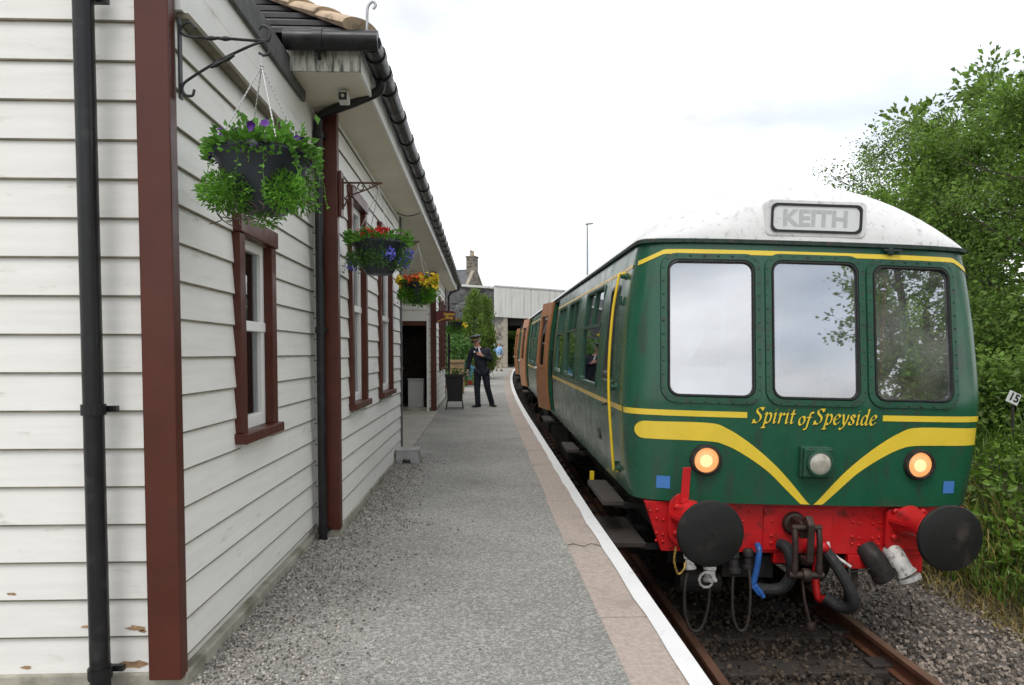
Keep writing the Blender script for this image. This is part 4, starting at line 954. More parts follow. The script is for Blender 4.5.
        w = MB(); w.grid([P(.015, .012, .085), P(.011, .020, .083), P(.0, .020, .076), P(-.003, .012, .073), P(-.003, -.045, .073)], closed=True); B(w, 'rubber_seal', rubber, fr, smooth=50)
        A = [Vector(c.fp(x, z, -.004)) for x, z in ((x0, z0), (x1, z0), (x1, z1), (x0, z1))]
        w = MB(); w.add(A, [(0, 1, 2, 3)]); B(w, 'pane', cab_glass, fr)
    # cab side door, left, with the tall yellow handrail in front of it
    w = MB(); gr = []
    for (y, z) in ((.80, 1.2), (1.40, 1.2)):
        w.add([c.sp(y, zq, .002) for zq in (1.2, 2.0, 2.6, 3.0)] + [c.sp(y + .012, zq, .002) for zq in (1.2, 2.0, 2.6, 3.0)], [(k, k + 4, k + 5, k + 1) for k in range(3)])
    rings = [[c.sp(y, z, o) for (y, z) in rrect(.92 - g, 1.28 + g, 2.08 - g, 2.88 + g, .05)] for (g, o) in ((.03, .002), (.025, .012), (-.004, .012), (-.01, -.05))]; w.grid(rings, closed=True)
    cd = B(w, 'cab_door', black_frame, smooth=40)
    w = MB(); w.add([c.sp(.91, 2.07, -.02), c.sp(1.29, 2.07, -.02), c.sp(1.29, 2.89, -.02), c.sp(.91, 2.89, -.02)], [(0, 1, 2, 3)]); B(w, 'pane', side_glass, cd)
    w = MB(); w.add([c.sp(.90, 2.03, .004), c.sp(1.30, 2.03, .004), c.sp(1.30, 2.045, .02), c.sp(.90, 2.045, .02)], [(0, 1, 2, 3)]); B(w, 'sill', white_fit, cd)
    w = MB(); q = Vector(c.sp(.92, 1.83, .0)); w.tube([q, q + Vector((-.05, 0, 0)), q + Vector((-.05, .12, -.02))], .012, 6); w.lathe([(.03, 0), (.03, .012)], c.sp(.93, 1.73, .0), (-1, 0, 0), 10); B(w, 'handle', black_frame, cd)
    for z in (1.3, 2.0, 2.75):
        w = MB(); q = Vector(c.sp(.70, z, 0)); w.tube([q - Vector((.018, 0, .04)), q + Vector((-.018, 0, .04))], .014, 6); B(w, 'hinge', green_frame, cd)
    w = MB(); w.tube([c.sp(.60, 1.27, .0)] + catmull([c.sp(.60, 1.28, .055), c.sp(.62, 2.0, .065), c.sp(.66, 2.6, .075), c.sp(.70, 2.98, .065)], 5) + [c.sp(.70, 2.985, .0)], .0125, 8)
    hr = B(w, 'handrail', handrail_y, smooth=50)
    w = MB()
    for (y, z) in ((.60, 1.29), (.61, 2.0), (.70, 2.96)): w.lathe([(.035, 0), (.03, .012), (.02, .014), (.02, .05)], c.sp(y, z, .0), (-1, 0, 0), 10)
    B(w, 'rail_bracket', green_frame, hr)
    w = MB(); w.add([c.sp(1.55, 1.42, .006), c.sp(1.72, 1.42, .006), c.sp(1.72, 1.52, .006), c.sp(1.55, 1.52, .006)], [(0, 1, 2, 3)]); B(w, 'vent_grille', black_frame)
    # lining on the front
    def front_strip(name, m_, pts_top, pts_bot, off=.003, n=10, par=None):
        w = MB(); w.grid([[c.fp(*p, off) for p in pts_top], [c.fp(*p, off) for p in pts_bot]]); return B(w, name, m_, par)
    tl = [t_ for t_ in c.ts()]
    for sg in (-1, 1):
        te = [-1 + k * .005 for k in range(12)] + [-.94 + k * .0575 for k in range(11)]
        te = [t_ for t_ in te if t_ <= -.37] + [-.368]
        w = MB(); w.grid([[c.ft(t_ * -sg, z, .003) for t_ in te] for z in (1.812, 1.858)]); B(w, 'waist_line', yellow_paint if sg else cream_paint)
    w = MB(); tq = [k / 60 for k in range(-60, 61)]
    def zt(t_): a = abs(t_); return 3.10 if a < .86 else 3.10 - .085 * min(1, (a - .86) / .12)
    w.grid([[c.ft(t_, zt(t_) + d, .003) for t_ in tq] for d in (.004, .042)]); B(w, 'cantrail_line', yellow_paint)
    TOP = [(-1.33, 1.762), (-.85, 1.765), (-.69, 1.722), (-.50, 1.605), (-.31, 1.45), (-.18, 1.318), (-.05, 1.17), (-.012, 1.135)]
    BOT = [(-1.33, 1.622), (-.85, 1.620), (-.70, 1.592), (-.54, 1.513), (-.36, 1.392), (-.22, 1.262), (-.09, 1.14), (-.068, 1.135)]
    T_ = catmull([(x, z, 0) for x, z in TOP], 8); Bo = catmull([(x, z, 0) for x, z in BOT], 8)
    cap = [(-1.33 - .07 * math.sin(math.pi * k / 10), 1.692 + .07 * math.cos(math.pi * k / 10)) for k in range(11)]
    for sg in (1, -1):
        w = MB(); w.grid([[c.fp(p.x * sg, max(p.y, 1.137), .0035) for p in T_], [c.fp((p.x + q.x) / 2 * sg, max((p.y + q.y) / 2, 1.137), .0035) for p, q in zip(T_, Bo)], [c.fp(p.x * sg, max(p.y, 1.137), .0035) for p in Bo]])
        if sg == 1: w.add([c.fp(x, z, .0035) for x, z in cap], [tuple(range(11))])
        else:
            xs_ = [1.33, 1.36, 1.39, 1.41]; w.grid([[c.fp(x, z, .0035) for x in xs_] for z in (1.762, 1.692, 1.622)])
        B(w, 'whisker_stripe', yellow_paint)
    # name lettering, written with a broad pen
    G = {
     'S': (.52, [[(.47, .60), (.40, .69), (.28, .70), (.17, .64), (.17, .52), (.27, .42), (.37, .33), (.40, .2), (.32, .06), (.2, .0), (.08, .03), (.03, .13)], [(.47, .60), (.50, .72)], [(.03, .13), (.0, -.02)]]),
     'p': (.50, [[(.06, .40), (.13, .46), (.17, .44), (.12, .1), (.06, -.22)], [(-.02, -.22), (.16, -.22)], [(.15, .30), (.25, .44), (.35, .46), (.43, .36), (.42, .18), (.33, .02), (.22, .0), (.13, .08)]]),
     'i': (.27, [[(.04, .40), (.12, .46), (.15, .43), (.11, .08), (.14, .0), (.23, .07)], [(.16, .62), (.19, .63)]]),
     'r': (.38, [[(.04, .40), (.12, .46), (.15, .42), (.10, .0)], [(.14, .26), (.23, .42), (.32, .46), (.36, .40)]]),
     't': (.31, [[(.19, .62), (.15, .42), (.11, .09), (.15, .0), (.25, .07)], [(.05, .44), (.28, .44)]]),
     'o': (.46, [[(.26, .46), (.13, .40), (.06, .22), (.10, .05), (.2, .0), (.33, .06), (.41, .25), (.36, .42), (.26, .46)]]),
     'f': (.36, [[(.43, .66), (.36, .71), (.28, .64), (.2, .3), (.13, -.08), (.06, -.24), (-.04, -.22)], [(.08, .42), (.33, .42)]]),
     'e': (.41, [[(.08, .22), (.27, .26), (.37, .36), (.30, .46), (.19, .44), (.08, .28), (.08, .1), (.17, .0), (.28, .03), (.36, .12)]]),
     'y': (.46, [[(.04, .42), (.12, .46), (.16, .36), (.19, .10), (.23, .02)], [(.42, .45), (.38, .25), (.24, -.05), (.10, -.22), (.0, -.18)]]),
     's': (.37, [[(.32, .36), (.26, .45), (.16, .45), (.11, .36), (.18, .26), (.27, .17), (.26, .05), (.16, .0), (.05, .03), (.03, .11)]]),
     'd': (.49, [[(.33, .70), (.42, .71), (.36, .3), (.33, .06), (.38, .0), (.46, .07)], [(.36, .34), (.29, .45), (.17, .42), (.07, .24), (.08, .06), (.16, .0), (.26, .07), (.34, .22)]])}
    words = [('Spirit', 1.0), ('of', .86), ('Speyside', 1.0)]; pen = Vector((.054, .030)); adv = 0; strokes = []
    for wi, (wd, sc) in enumerate(words):
        for ch in wd:
            wdt, sts = G[ch]
            for st in sts:
                cp = catmull([(p[0], p[1], 0) for p in st], 5) if len(st) > 2 else [Vector((*st[0], 0)), Vector((*st[1], 0))]
                strokes.append([((adv + p.x * sc + .12 * p.y * sc), p.y * sc + (-.06 if sc < 1 else 0)) for p in cp])
            adv += wdt * sc + .015
        adv += .17
    adv -= .17; k_ = .985 / adv; w = MB(); sh = MB(); h_ = .178
    kx = k_; kz = .168
    for st in strokes:
        for (ax, az), (bx, bz) in zip(st, st[1:]):
            d = Vector((bx - ax, bz - az))
            if d.length < 1e-5: continue
            d = d.normalized() * .022
            for (m_, dx, dz, off) in ((w, 0, 0, .0065),  (sh, .03, -.035, .0045)):
                pts = [(ax - d.x - pen.x, az - d.y - pen.y), (bx + d.x - pen.x, bz + d.y - pen.y), (bx + d.x + pen.x, bz + d.y + pen.y), (ax - d.x + pen.x, az - d.y + pen.y)]
                m_.add([c.fp(-.005 + (px + dx - adv / 2) * kx, 1.778 + (pz + dz) * kz, off) for px, pz in pts], [(0, 1, 2, 3)])
    # one flat sheet per stroke layer: stagger depth a hair so no two faces share a plane
    for m_, o0 in ((w, 0), (sh, 0)):
        for i in range(0, len(m_.v), 4):
            for j in range(4): x, y, z = m_.v[i + j]; m_.v[i + j] = (x, y - (i // 4 % 40) * .00002, z)
    le = B(w, 'name_lettering', yellow_paint, fix=False); B(sh, 'lettering_shadow', black_frame, le, fix=False)
    # lamps
    for sx in (-.853, .857):
        y = c.fp(sx, 1.472)[1]; w = MB(); w.lathe([(.125, .012), (.125, -.02), (.118, -.045), (.102, -.05), (.098, -.03), (.098, .0)], (sx, y, 1.472), (0, 1, 0), 28, caps=False); hl = B(w, 'headlight', dark_metal, smooth=40)
        w = MB(); w.lathe([(.098, -.022), (.085, -.032), (.05, -.040), (.005, -.043)], (sx, y, 1.472), (0, 1, 0), 28); B(w, 'lens', lamp_lit, hl, smooth=60)
        w = MB(); w.lathe([(.05, -.042), (.03, -.0445), (.004, -.046)], (sx - .006, y, 1.468), (0, 1, 0), 20); B(w, 'bulb_glow', lamp_core, hl, smooth=60)
    y = c.fp(0, 1.476)[1]; w = MB(); w.box(-.122, .122, y - .045, y + .02, 1.355, 1.605); w.box(-.112, .112, y - .085, y - .046, 1.365, 1.595); ml = B(w, 'centre_lamp', green_frame, bevel=.012)
    w = MB(); w.lathe([(.105, -.085), (.105, -.102), (.088, -.106), (.086, -.095)], (.012, y, 1.478), (0, 1, 0), 28, caps=False); B(w, 'rim', green_frame, ml, smooth=40)
    w = MB(); w.lathe([(.09, -.092), (.07, -.104), (.03, -.11), (.004, -.111)], (.012, y, 1.478), (0, 1, 0), 28); B(w, 'lens', lamp_off, ml, smooth=60)
    for sx, z in ((-1.172, 1.28), (1.142, 1.286)):
        w = MB(); w.grid([[c.fp(sx + dx, z + dz, .004) for dx in (-.052, 0, .052)] for dz in (-.05, .05)]); B(w, 'blue_patch', sticker)
    w = MB(); w.lathe([(.03, 0), (.03, .03), (.012, .035)], c.fp(.62, 3.165), (0, -1, 0), 10); w.box(.56, .70, .14, .20, 3.165, 3.185); B(w, 'lamp_iron', gutter_dark)
    # destination box on the dome
    w = MB(); w.prism(rrect(-.408, .408, 3.258, 3.556, .05), (0, .150, 0), (1, 0, 0), (0, 0, 1), (0, .5, 0)); db = B(w, 'destination_box', roof_white, rf, bevel=.012)
    w = MB(); rings = [[(x, y_, z) for x, z in rrect(-.368 - g, .368 + g, 3.293 - g, 3.520 + g, .045)] for (g, y_) in ((.0, .149), (.0, .138), (-.018, .138), (-.02, .1485))]; w.grid(rings, closed=True); B(w, 'frame', black_frame, db, smooth=40)
    w = MB(); w.prism(rrect(-.352, .352, 3.308, 3.505, .03), (0, .1465, 0), (1, 0, 0), (0, 0, 1), (0, .003, 0)); B(w, 'blind', blind_white, db)
    vs, fs = text_geo('KEITH', .178, bold=.006); w = MB(); xs_ = [v[0] for v in vs]; sc = .52 / (max(xs_) - min(xs_)); x_m = (max(xs_) + min(xs_)) / 2
    w.add([((v[0] - x_m) * sc - .01, .1445, 3.40 + v[1]) for v in vs], fs); B(w, 'lettering', letter_grey, db, fix=False)
    # cab interior
    w = MB(); w.box(-1.36, -.42, 1.62, 1.66, 1.19, 3.14); w.box(.30, 1.36, 1.62, 1.66, 1.19, 2.05); w.box(.30, .36, 1.62, 1.66, 2.05, 3.14); w.box(1.28, 1.36, 1.62, 1.66, 2.05, 3.14); w.box(-.42, .30, 1.62, 1.66, 2.9, 3.14); w.box(-.419, .299, 1.63, 1.65, 1.19, 2.899); B(w, 'cab_partition', cab_cream)
    w = MB(); w.box(-1.30, .25, .16, .42, 1.86, 1.95); w.box(.35, 1.30, .15, .5, 1.80, 1.93); w.box(.62, 1.15, .32, .5, 1.93, 2.16); B(w, 'driving_desk', cab_brown, bevel=.015)
    w = MB(); w.box(-1.04, -.64, .2, .42, 1.95, 2.20); w.box(-.62, -.56, .5, .56, 1.19, 3.14); B(w, 'cab_equipment', cab_cream, bevel=.01)
    w = MB(); w.box(.52, .98, .78, .9, 1.7, 2.3); w.box(.52, .98, .4, .78, 1.62, 1.7); B(w, 'driver_seat', seat_blue, bevel=.03)
    w = MB(); w.tube([(.70, .36, 2.1), (.70, .36, 3.0)], .018, 6); B(w, 'pillar', red_paint)
    w = MB(); w.tube(catmull([(.18, .3, 1.95), (.18, .29, 2.15), (.2, .29, 2.22), (.25, .29, 2.22), (.27, .29, 2.15)], 5), .012, 6); B(w, 'control_handle', steel)
    # headstock, buffers and coupling
    XO = -.07
    w = MB(); w.prism([(-1.31, 1.118), (-1.16, .715), (1.16, .715), (1.31, 1.118)], (0, .10, 0), (1, 0, 0), (0, 0, 1), (0, .06, 0))
    w.box(-.34, .22, .085, .099, .74, 1.09); w.box(-1.10, -.80, .085, .099, .745, 1.08)
    for (x0, x1) in ((-.62, -.42), (.34, .62), (-1.26, -1.12), (-.33, -.24)):
        for i in range(int((x1 - x0) / .055) + 1):
            for z in (.79, .85, .97, 1.04):
                if (i + int(z * 50)) % 3: w.lathe([(.013, 0), (.012, .008), (.004, .013)], (x0 + i * .055, .10 if not -.34 < x0 + i * .055 < .22 else .085, z + .01 * (i % 2)), (0, -1, 0), 8)
    hs = B(w, 'headstock', red_paint, bevel=.004)
    for bx in ((.36, .56, .08, .14, .60, .713), (.70, 1.0, .12, .2, .57, .713), (-.24, -.1, .1, .16, .63, .713)): w = MB(); w.box(*bx); B(w, 'lower_bracket', red_paint, hs, bevel=.004)
    for sx in (-.953, .812):
        w = MB(); w.prism(rrect(sx - .17, sx + .17, .775, 1.20 if sx < 0 else 1.10, .12 if sx < 0 else .04), (0, .045, 0), (1, 0, 0), (0, 0, 1), (0, .039, 0))
        for (dx, dz) in ((-.11, -.12), (.11, -.12), (-.11, .09), (.11, .09)): w.lathe([(.026, 0), (.026, .022), (.012, .03)], (sx + dx, .045, 1.0 + dz), (0, -1, 0), 6)
        bf = B(w, 'buffer', red_paint, bevel=.004)
        w = MB(); w.lathe([(.135, .04), (.118, .0), (.100, -.06), (.094, -.20), (.112, -.215), (.112, -.26), (.095, -.27)], (sx, 0, 1.012), (0, 1, 0), 24)
        for a in (-1, 1): w.add([(sx + a * .1, .05, 1.03), (sx + a * .16, .05, 1.03), (sx + a * .1, -.12, 1.03), (sx + a * .1, .05, 1.0), (sx + a * .16, .05, 1.0), (sx + a * .1, -.12, 1.0)], [(0, 1, 2), (3, 5, 4), (1, 4, 5, 2), (0, 3, 4, 1), (0, 2, 5, 3)])
        B(w, 'housing', red_paint, bf, smooth=40)
        w = MB(); w.lathe([(.07, -.26), (.07, -.42), (.12, -.455)], (sx, 0, 1.012), (0, 1, 0), 20); B(w, 'shank', dark_metal, bf, smooth=40)
        w = MB(); w.lathe([(.10, -.44), (.225, -.455), (.243, -.470), (.244, -.485), (.236, -.497), (.18, -.511), (.09, -.518), (.012, -.520), (.011, -.514), (.001, -.513)], (sx, 0, 1.012), (0, 1, 0), 48); B(w, 'head', buffer_face, bf, smooth=35)
    w = MB(); w.prism([(-.055, -.20), (.055, -.20), (.055, .03), (.02, .05), (.0, .03), (-.01, -.05), (-.04, -.02), (-.05, .09), (.02, .13), (.085, .07), (.085, -.22), (.04, -.26), (-.06, -.24)], (XO - .055, -.16, .96), (0, -1, 0), (0, 0, 1), (.055, 0, 0))
    w.box(XO - .075, XO + .02, -.15, .10, .90, 1.03); w.lathe([(.10, 0), (.085, -.05)], (XO - .03, .085, .965), (0, 1, 0), 20)
    cp = B(w, 'coupling_hook', coupling_steel, bevel=.012)
    w = MB(); xl, xr = XO - .135, XO + .055
    for x in (xl, xr): w.tube(catmull([(x, -.17, .99), (x, -.20, .90), (x + .004, -.205, .72), (x, -.20, .625)], 5), [.024] * 11 + [.03] * 5, 8)
    w.tube([(xl - .02, -.17, .99), (xr + .02, -.17, .99)], .026, 8); w.tube([(xl - .04, -.20, .63), (xr + .04, -.20, .63)], .030, 10); w.lathe([(.05, -.03), (.058, 0), (.05, .03)], (XO - .04, -.20, .63), (1, 0, 0), 14)
    B(w, 'screw_link', coupling_steel, cp, smooth=50)
    w = MB(); w.tube([(XO - .07, -.20, .62), (XO - .05, -.215, .45), (XO - .005, -.23, .27)], [.010, .012, .014], 8); w.lathe([(.004, -.04), (.03, -.03), (.04, 0), (.03, .03), (.004, .04)], (XO + .002, -.232, .24), (0, 0, 1), 14); B(w, 'tommy_bar', coupling_steel, cp, smooth=50)
    # hoses, pipes and cables under the headstock
    def hose(name, pts, r, m_, rib=0, par=None):
        w = MB(); cp_ = catmull(pts, 10); w.tube(cp_, [r * (1 + (rib if k % 2 else 0)) for k in range(len(cp_))], 12); return B(w, name, m_, par, smooth=60 if not rib else 25)
    hose('vacuum_hose', [(-.215, .05, .80), (-.19, -.03, .79), (-.165, -.07, .68), (-.165, -.06, .57), (-.22, -.03, .47), (-.33, .02, .44), (-.43, .06, .45)], .045, hose_rubber, .05)
    hose('vacuum_hose', [(.13, .04, .78), (.175, -.05, .70), (.235, -.12, .58), (.29, -.15, .45), (.30, -.12, .36), (.25, -.04, .33), (.16, .03, .38)], .044, hose_rubber, .05)
    hose('red_pipe', [(.03, .10, .74), (.06, .02, .80), (.10, -.01, .80), (.135, .02, .775)], .043, red_paint)
    hose('red_pipe', [(.12, .12, .70), (.11, .10, .5), (.13, .08, .36), (.20, .10, .34)], .030, red_paint)
    hose('control_cable', [(-.955, .0, .62), (-1.0, -.06, .50), (-1.005, -.10, .30), (-.96, -.12, .165), (-.885, -.12, .165), (-.83, -.10, .30), (-.805, -.06, .47), (-.805, -.04, .55)], .013, hose_thin)
    hose('control_cable', [(-.60, .0, .58), (-.62, -.05, .42), (-.615, -.08, .25), (-.57, -.09, .15), (-.515, -.09, .17), (-.485, -.07, .3), (-.475, -.04, .48), (-.475, .0, .60)], .012, hose_thin)
    hose('control_cable', [(.34, .02, .66), (.33, -.02, .5), (.36, .0, .34), (.42, .06, .3)], .014, hose_thin)
    def fitting(name, p, ax, L_, r, m_, par=None):
        w = MB(); w.lathe([(r * .7, 0), (r, L_ * .1), (r, L_ * .35), (r * .8, L_ * .4), (r * .85, L_ * .75), (r * 1.1, L_ * .8), (r * 1.1, L_ * .95), (r * .6, L_)], p, ax, 14); return B(w, name, m_, par, smooth=40)
    fitting('jumper_socket', (-.965, .01, .735), (.1, -.25, -1), .14, .042, white_fit); f2 = fitting('jumper_socket', (-.80, -.02, .66), (0, -.2, -1), .15, .050, white_fit)
    w = MB(); w.tube([(-.845 + .055 * math.cos(k * .628), -.09, .545 + .06 * math.sin(k * .628)) for k in range(10)], .011, 6, closed=True); B(w, 'ring', white_fit, f2, smooth=60)
    fitting('cable_socket', (-.60, .04, .76), (.05, -.2, -1), .20, .048, dark_metal); fitting('cable_socket', (-.47, .05, .76), (0, -.1, -1), .17, .042, dark_metal)
    hose('blue_pipe', [(-.405, .03, .80), (-.41, -.02, .76), (-.425, -.03, .62), (-.45, -.03, .50)], .024, blue_fit)
    w = MB(); w.obox((-.42, -.04, .46), (.03, 0, -.035), (.0, .022, 0), (.02, 0, .018)); w.tube([(-.46, -.03, .50), (-.41, -.05, .46), (-.37, -.06, .40)], .02, 8); B(w, 'blue_valve', blue_fit, bevel=.01)
    w = MB(); pts = catmull([(-1.075, -.02, .77), (-1.09, -.05, .67), (-1.06, -.07, .585), (-1.015, -.06, .62), (-1.0, -.03, .66)], 8)
    for i in range(len(pts) - 1):
        a, d = pts[i], (pts[i + 1] - pts[i]).normalized(); s1 = d.cross(Vector((0, 1, 0))) if i % 2 else Vector((0, 1, 0)); w.tube([a + d * .014 * math.cos(k * 1.047) + s1.normalized() * .007 * math.sin(k * 1.047) for k in range(6)], .0028, 4, closed=True)
    B(w, 'chain', brass, fix=False)
    w = MB(); w.tube(catmull([(.72, .10, .76), (.725, .03, .72), (.74, -.02, .66), (.775, -.05, .60)], 5), [.072] * 14 + [.082, .082], 16); w.lathe([(.09, 0), (.09, .03), (.078, .04)], (.782, -.055, .585), (.4, -.3, -.9), 16); B(w, 'white_pipe', white_fit, smooth=45)
    w = MB(); w.tube(catmull([(.52, .12, .76), (.545, .04, .70), (.58, .0, .62), (.63, -.02, .56)], 5), .085, 14); w.lathe([(.10, 0), (.10, .04), (.05, .05)], (.60, -.01, .60), (.5, -.2, -.8), 14); B(w, 'black_pipe', dark_metal, smooth=45)
    w = MB(); w.tube([(.20, .0, .72), (.21, -.03, .65)], .035, 10); w.tube([(.19, -.03, .74), (.31, -.06, .66)], .012, 8); w.lathe([(.018, 0), (.022, .06), (.012, .1)], (.165, .03, .73), (0, 0, 1), 8); B(w, 'isolating_cock', white_fit, smooth=50)
    w = MB(); w.tube([(.26, .0, .58), (.56, -.02, .645)], .007, 6); w.box(.40, .47, .12, .2, .30, .71); w.box(-.62, -.2, .2, .26, .48, .66); w.box(-1.0, 1.0, .5, .6, .5, .86); w.tube([(-.95, .35, .40), (-.6, .35, .40)], .10, 14); B(w, 'brake_rigging', dark_metal)
    w = MB(); w.obox((-1.0, .035, 1.265), (.033, 0, .004), (0, .008, 0), (.006, 0, .142)); w.lathe([(.03, 0), (.03, .02)], (-1.0, .03, 1.13), (0, -1, 0), 10); B(w, 'red_lever', red_paint, bevel=.004)
    w = MB(); w.obox((-1.47, 1.9, .98), (.02, 0, 0), (0, .02, 0), (0, 0, .06)); B(w, 'yellow_tag', handrail_y)
    return t
rail_vehicle('green diesel railcar with yellow lined three window cab front and white roof', 'train', (2.56, 5.5, -.886), (R(.46), R(1.5), R(-.5)), 18.6, True,
             [(1.78, 3.1), (3.78, 4.98), (5.42, 6.5), (9.0, 10.1), (10.6, 11.7), (12.2, 13.3), (13.7, 14.7), (16.9, 17.9)], [(6.95, 7.75), (15.1, 15.85)])
rail_vehicle('second green coach coupled behind the leading railcar with its door open', 'train', (2.76, 24.75, -.735), (R(.46), R(.8), R(-1.7)), 18.6, False,
             [(1.2, 2.3), (2.9, 4.0), (4.5, 5.5), (7.6, 8.7), (9.3, 10.4), (11, 12.1)], [(5.9, 6.6)])

# ================================================================== BEYOND THE STATION
t = thing('road_bridge', 'pale concrete parapet road bridge on a dark rubble stone wall crossing beyond the trains', 'bridge', (1, 52, gz(52)))
w = MB(); w.prism([(-14, -.9), (.70, -.9), (.70, 5.93), (-14, 6.85)], (0, 50.0, 0), (1, 0, 0), (0, 0, 1), (0, .6, 0)); w.build('rubble_wall', slate_wall, t)
w = MB(); w.prism([(-14, 6.851), (.70, 5.931), (.70, 6.09), (-14, 7.02)], (0, 49.9, 0), (1, 0, 0), (0, 0, 1), (0, .8, 0)); w.build('coping', bridge_conc, t, bevel=.02)
w = MB(); Z = lambda x: 6.10 - .066 * (x - .7)
for (x0, x1) in ((.702, 3.28), (3.30, 5.9), (5.92, 8.5), (8.52, 13)): w.prism([(x0, 3.97 - .05 * (x0 - .7)), (x1, 3.97 - .05 * (x1 - .7)), (x1, Z(x1)), (x0, Z(x0))], (0, 49.86, 0), (1, 0, 0), (0, 0, 1), (0, .35, 0))
w.build('parapet', bridge_conc, t, bevel=.015)
w = MB()
for k in range(44):
    x = .95 + k * .26; w.box(x, x + .03, 49.835, 49.859, 4.15 - .05 * (x - .7), Z(x) - .2)
    if k % 1 == 0: w.box(x + .1, x + .19, 49.84, 49.859, 4.02 - .05 * (x - .7), 4.08 - .05 * (x - .7))
w.prism([(.70, Z(.7) + .002), (13, Z(13) + .002), (13, Z(13) + .09), (.7, Z(.7) + .09)], (0, 49.80, 0), (1, 0, 0), (0, 0, 1), (0, .5, 0)); w.build('parapet_ribs', bridge_conc, t)
w = MB(); w.box(-14, 13, 50.61, 63, 3.4, 3.95); w.box(-14, 13, 50.61, 63, 3.95, 4.9); w.build('deck', dark_metal, t)  # near-black colour stands in for the shade under the bridge
w = MB(); w.box(.2, 1.62, 50.02, 63, -.9, 3.95); w.build('pier', pier_stone, t)
w = MB()
for k in range(11):
    l = .42 if k % 2 else .28; w.box(1.63 - l, 1.66, 49.98, 50.4, .42 + k * .32, .42 + k * .32 + .31)
    if k < 9: w.box(.70, .70 + (.3 if k % 2 else .2), 49.985, 50.3, .42 + k * .32, .42 + k * .32 + .31)
w.build('quoins', quoin, t, bevel=.012)
w = MB(); w.box(6.6, 13, 50.1, 63, -1.2, 3.95); w.build('abutment', pier_stone, t)
w = MB(); w.obox((.62, 49.80, 2.0), (.14, 0, 0), (0, .02, 0), (0, 0, .14)); w.build('platform_notice', sign_white, t)
for lab, x, y, h, cr, sd in (('tree added beyond the bridge opening to keep it dark', 2.6, 66, 7, 3.0, 41), ('second tree added to darken the bridge opening, right of the first', 6.2, 67, 7.5, 3.2, 43)):
    make_tree('broadleaf_tree', lab, x, y, gz(y) - 1.1, h, cr, sd, tree_leaf, .0, 16000, .26, group='trees added to darken the bridge opening')  # added to block the daylight showing through the bridge opening

t = thing('stone_house', 'old stone house with slate roof and tall gable chimney behind the bridge', 'house', (-.9, 77, gz(60) - 1.16)); t.rotation_euler = (0, 0, R(-24))
w = MB(); HR = 11.0; EV = 7.3
w.prism([(-3.6, 0), (3.6, 0), (3.6, EV), (0, HR), (-3.6, EV)], (-11, 0, 0), (0, 1, 0), (0, 0, 1), (11, 0, 0)); w.build('wall', house_stone, t, local=True)
w = MB()
for s in (-1, 1):
    n_ = 22
    for i in range(n_):
        a0, a1 = i / n_, (i + 1) / n_ + .01; Y = lambda a: s * (3.85 * (1 - a)); Zr = lambda a: EV - .25 + (HR + .05 - EV + .25) * a
        w.add([(-11.2, Y(a0), Zr(a0) + .10), (-.32, Y(a0), Zr(a0) + .10), (-.32, Y(a1), Zr(a1) + .05), (-11.2, Y(a1), Zr(a1) + .05), (-11.2, Y(a0), Zr(a0)), (-.32, Y(a0), Zr(a0))], [(0, 1, 2, 3), (0, 4, 5, 1)])
rf = w.build('roof', slate_roof, t, local=True, fix=False)
w = MB()
for s in (-1, 1): w.add([(-.3, s * 3.9, EV - .25), (.06, s * 3.9, EV - .25), (.06, 0, HR + .22), (-.3, 0, HR + .22), (-.3, s * 3.9, EV - .02), (.06, s * 3.9, EV - .02), (.06, 0, HR + .46), (-.3, 0, HR + .46)], [(0, 1, 2, 3), (4, 7, 6, 5), (0, 4, 5, 1), (1, 5, 6, 2), (3, 2, 6, 7), (0, 3, 7, 4)])
w.build('skew_stones', quoin, rf, local=True)
w = MB(); w.box(-.85, .05, -.55, .55, HR - .9, HR + 1.35); w.box(-.92, .12, -.62, .62, HR + 1.35, HR + 1.52); ch = w.build('chimney', house_stone, t, local=True, bevel=.02)
for q in (-.28, .25):
    w = MB(); w.lathe([(.16, 0), (.13, .1), (.12, .5), (.15, .52), (.15, .6), (.11, .61)], (-.4, q, HR + 1.52), n=12); w.build('chimney_pot', hip_tile if q > 0 else quoin, ch, local=True, smooth=40)
for (x, z) in ((-2.5, 5.2), (-6, 5.2), (-2.5, 2.2), (-6, 2.2)):
    w = MB(); w.box(x - .5, x + .5, -3.63, -3.56, z - .8, z + .8); fr = w.build('window', frieze_paint, t, local=True); w = MB(); w.box(x - .42, x + .42, -3.645, -3.631, z - .72, z + .72); w.build('pane', dark_room, fr, local=True)

t = thing('street_lamp', 'tall thin grey street lamp on the road above the bridge', 'street lamp', (7.5, 51.6, 4.9))
w = MB(); w.tube([(7.5, 51.6, 4.9), (7.5, 51.6, 8), (7.47, 51.6, 10.75)], [.09, .07, .05], 8); w.build('post', lamp_post_grey, t)
w = MB(); w.obox((7.62, 51.6, 10.78), (.28, 0, .03), (0, .09, 0), (0, 0, .05)); w.build('lantern', lamp_post_grey, t, bevel=.02)

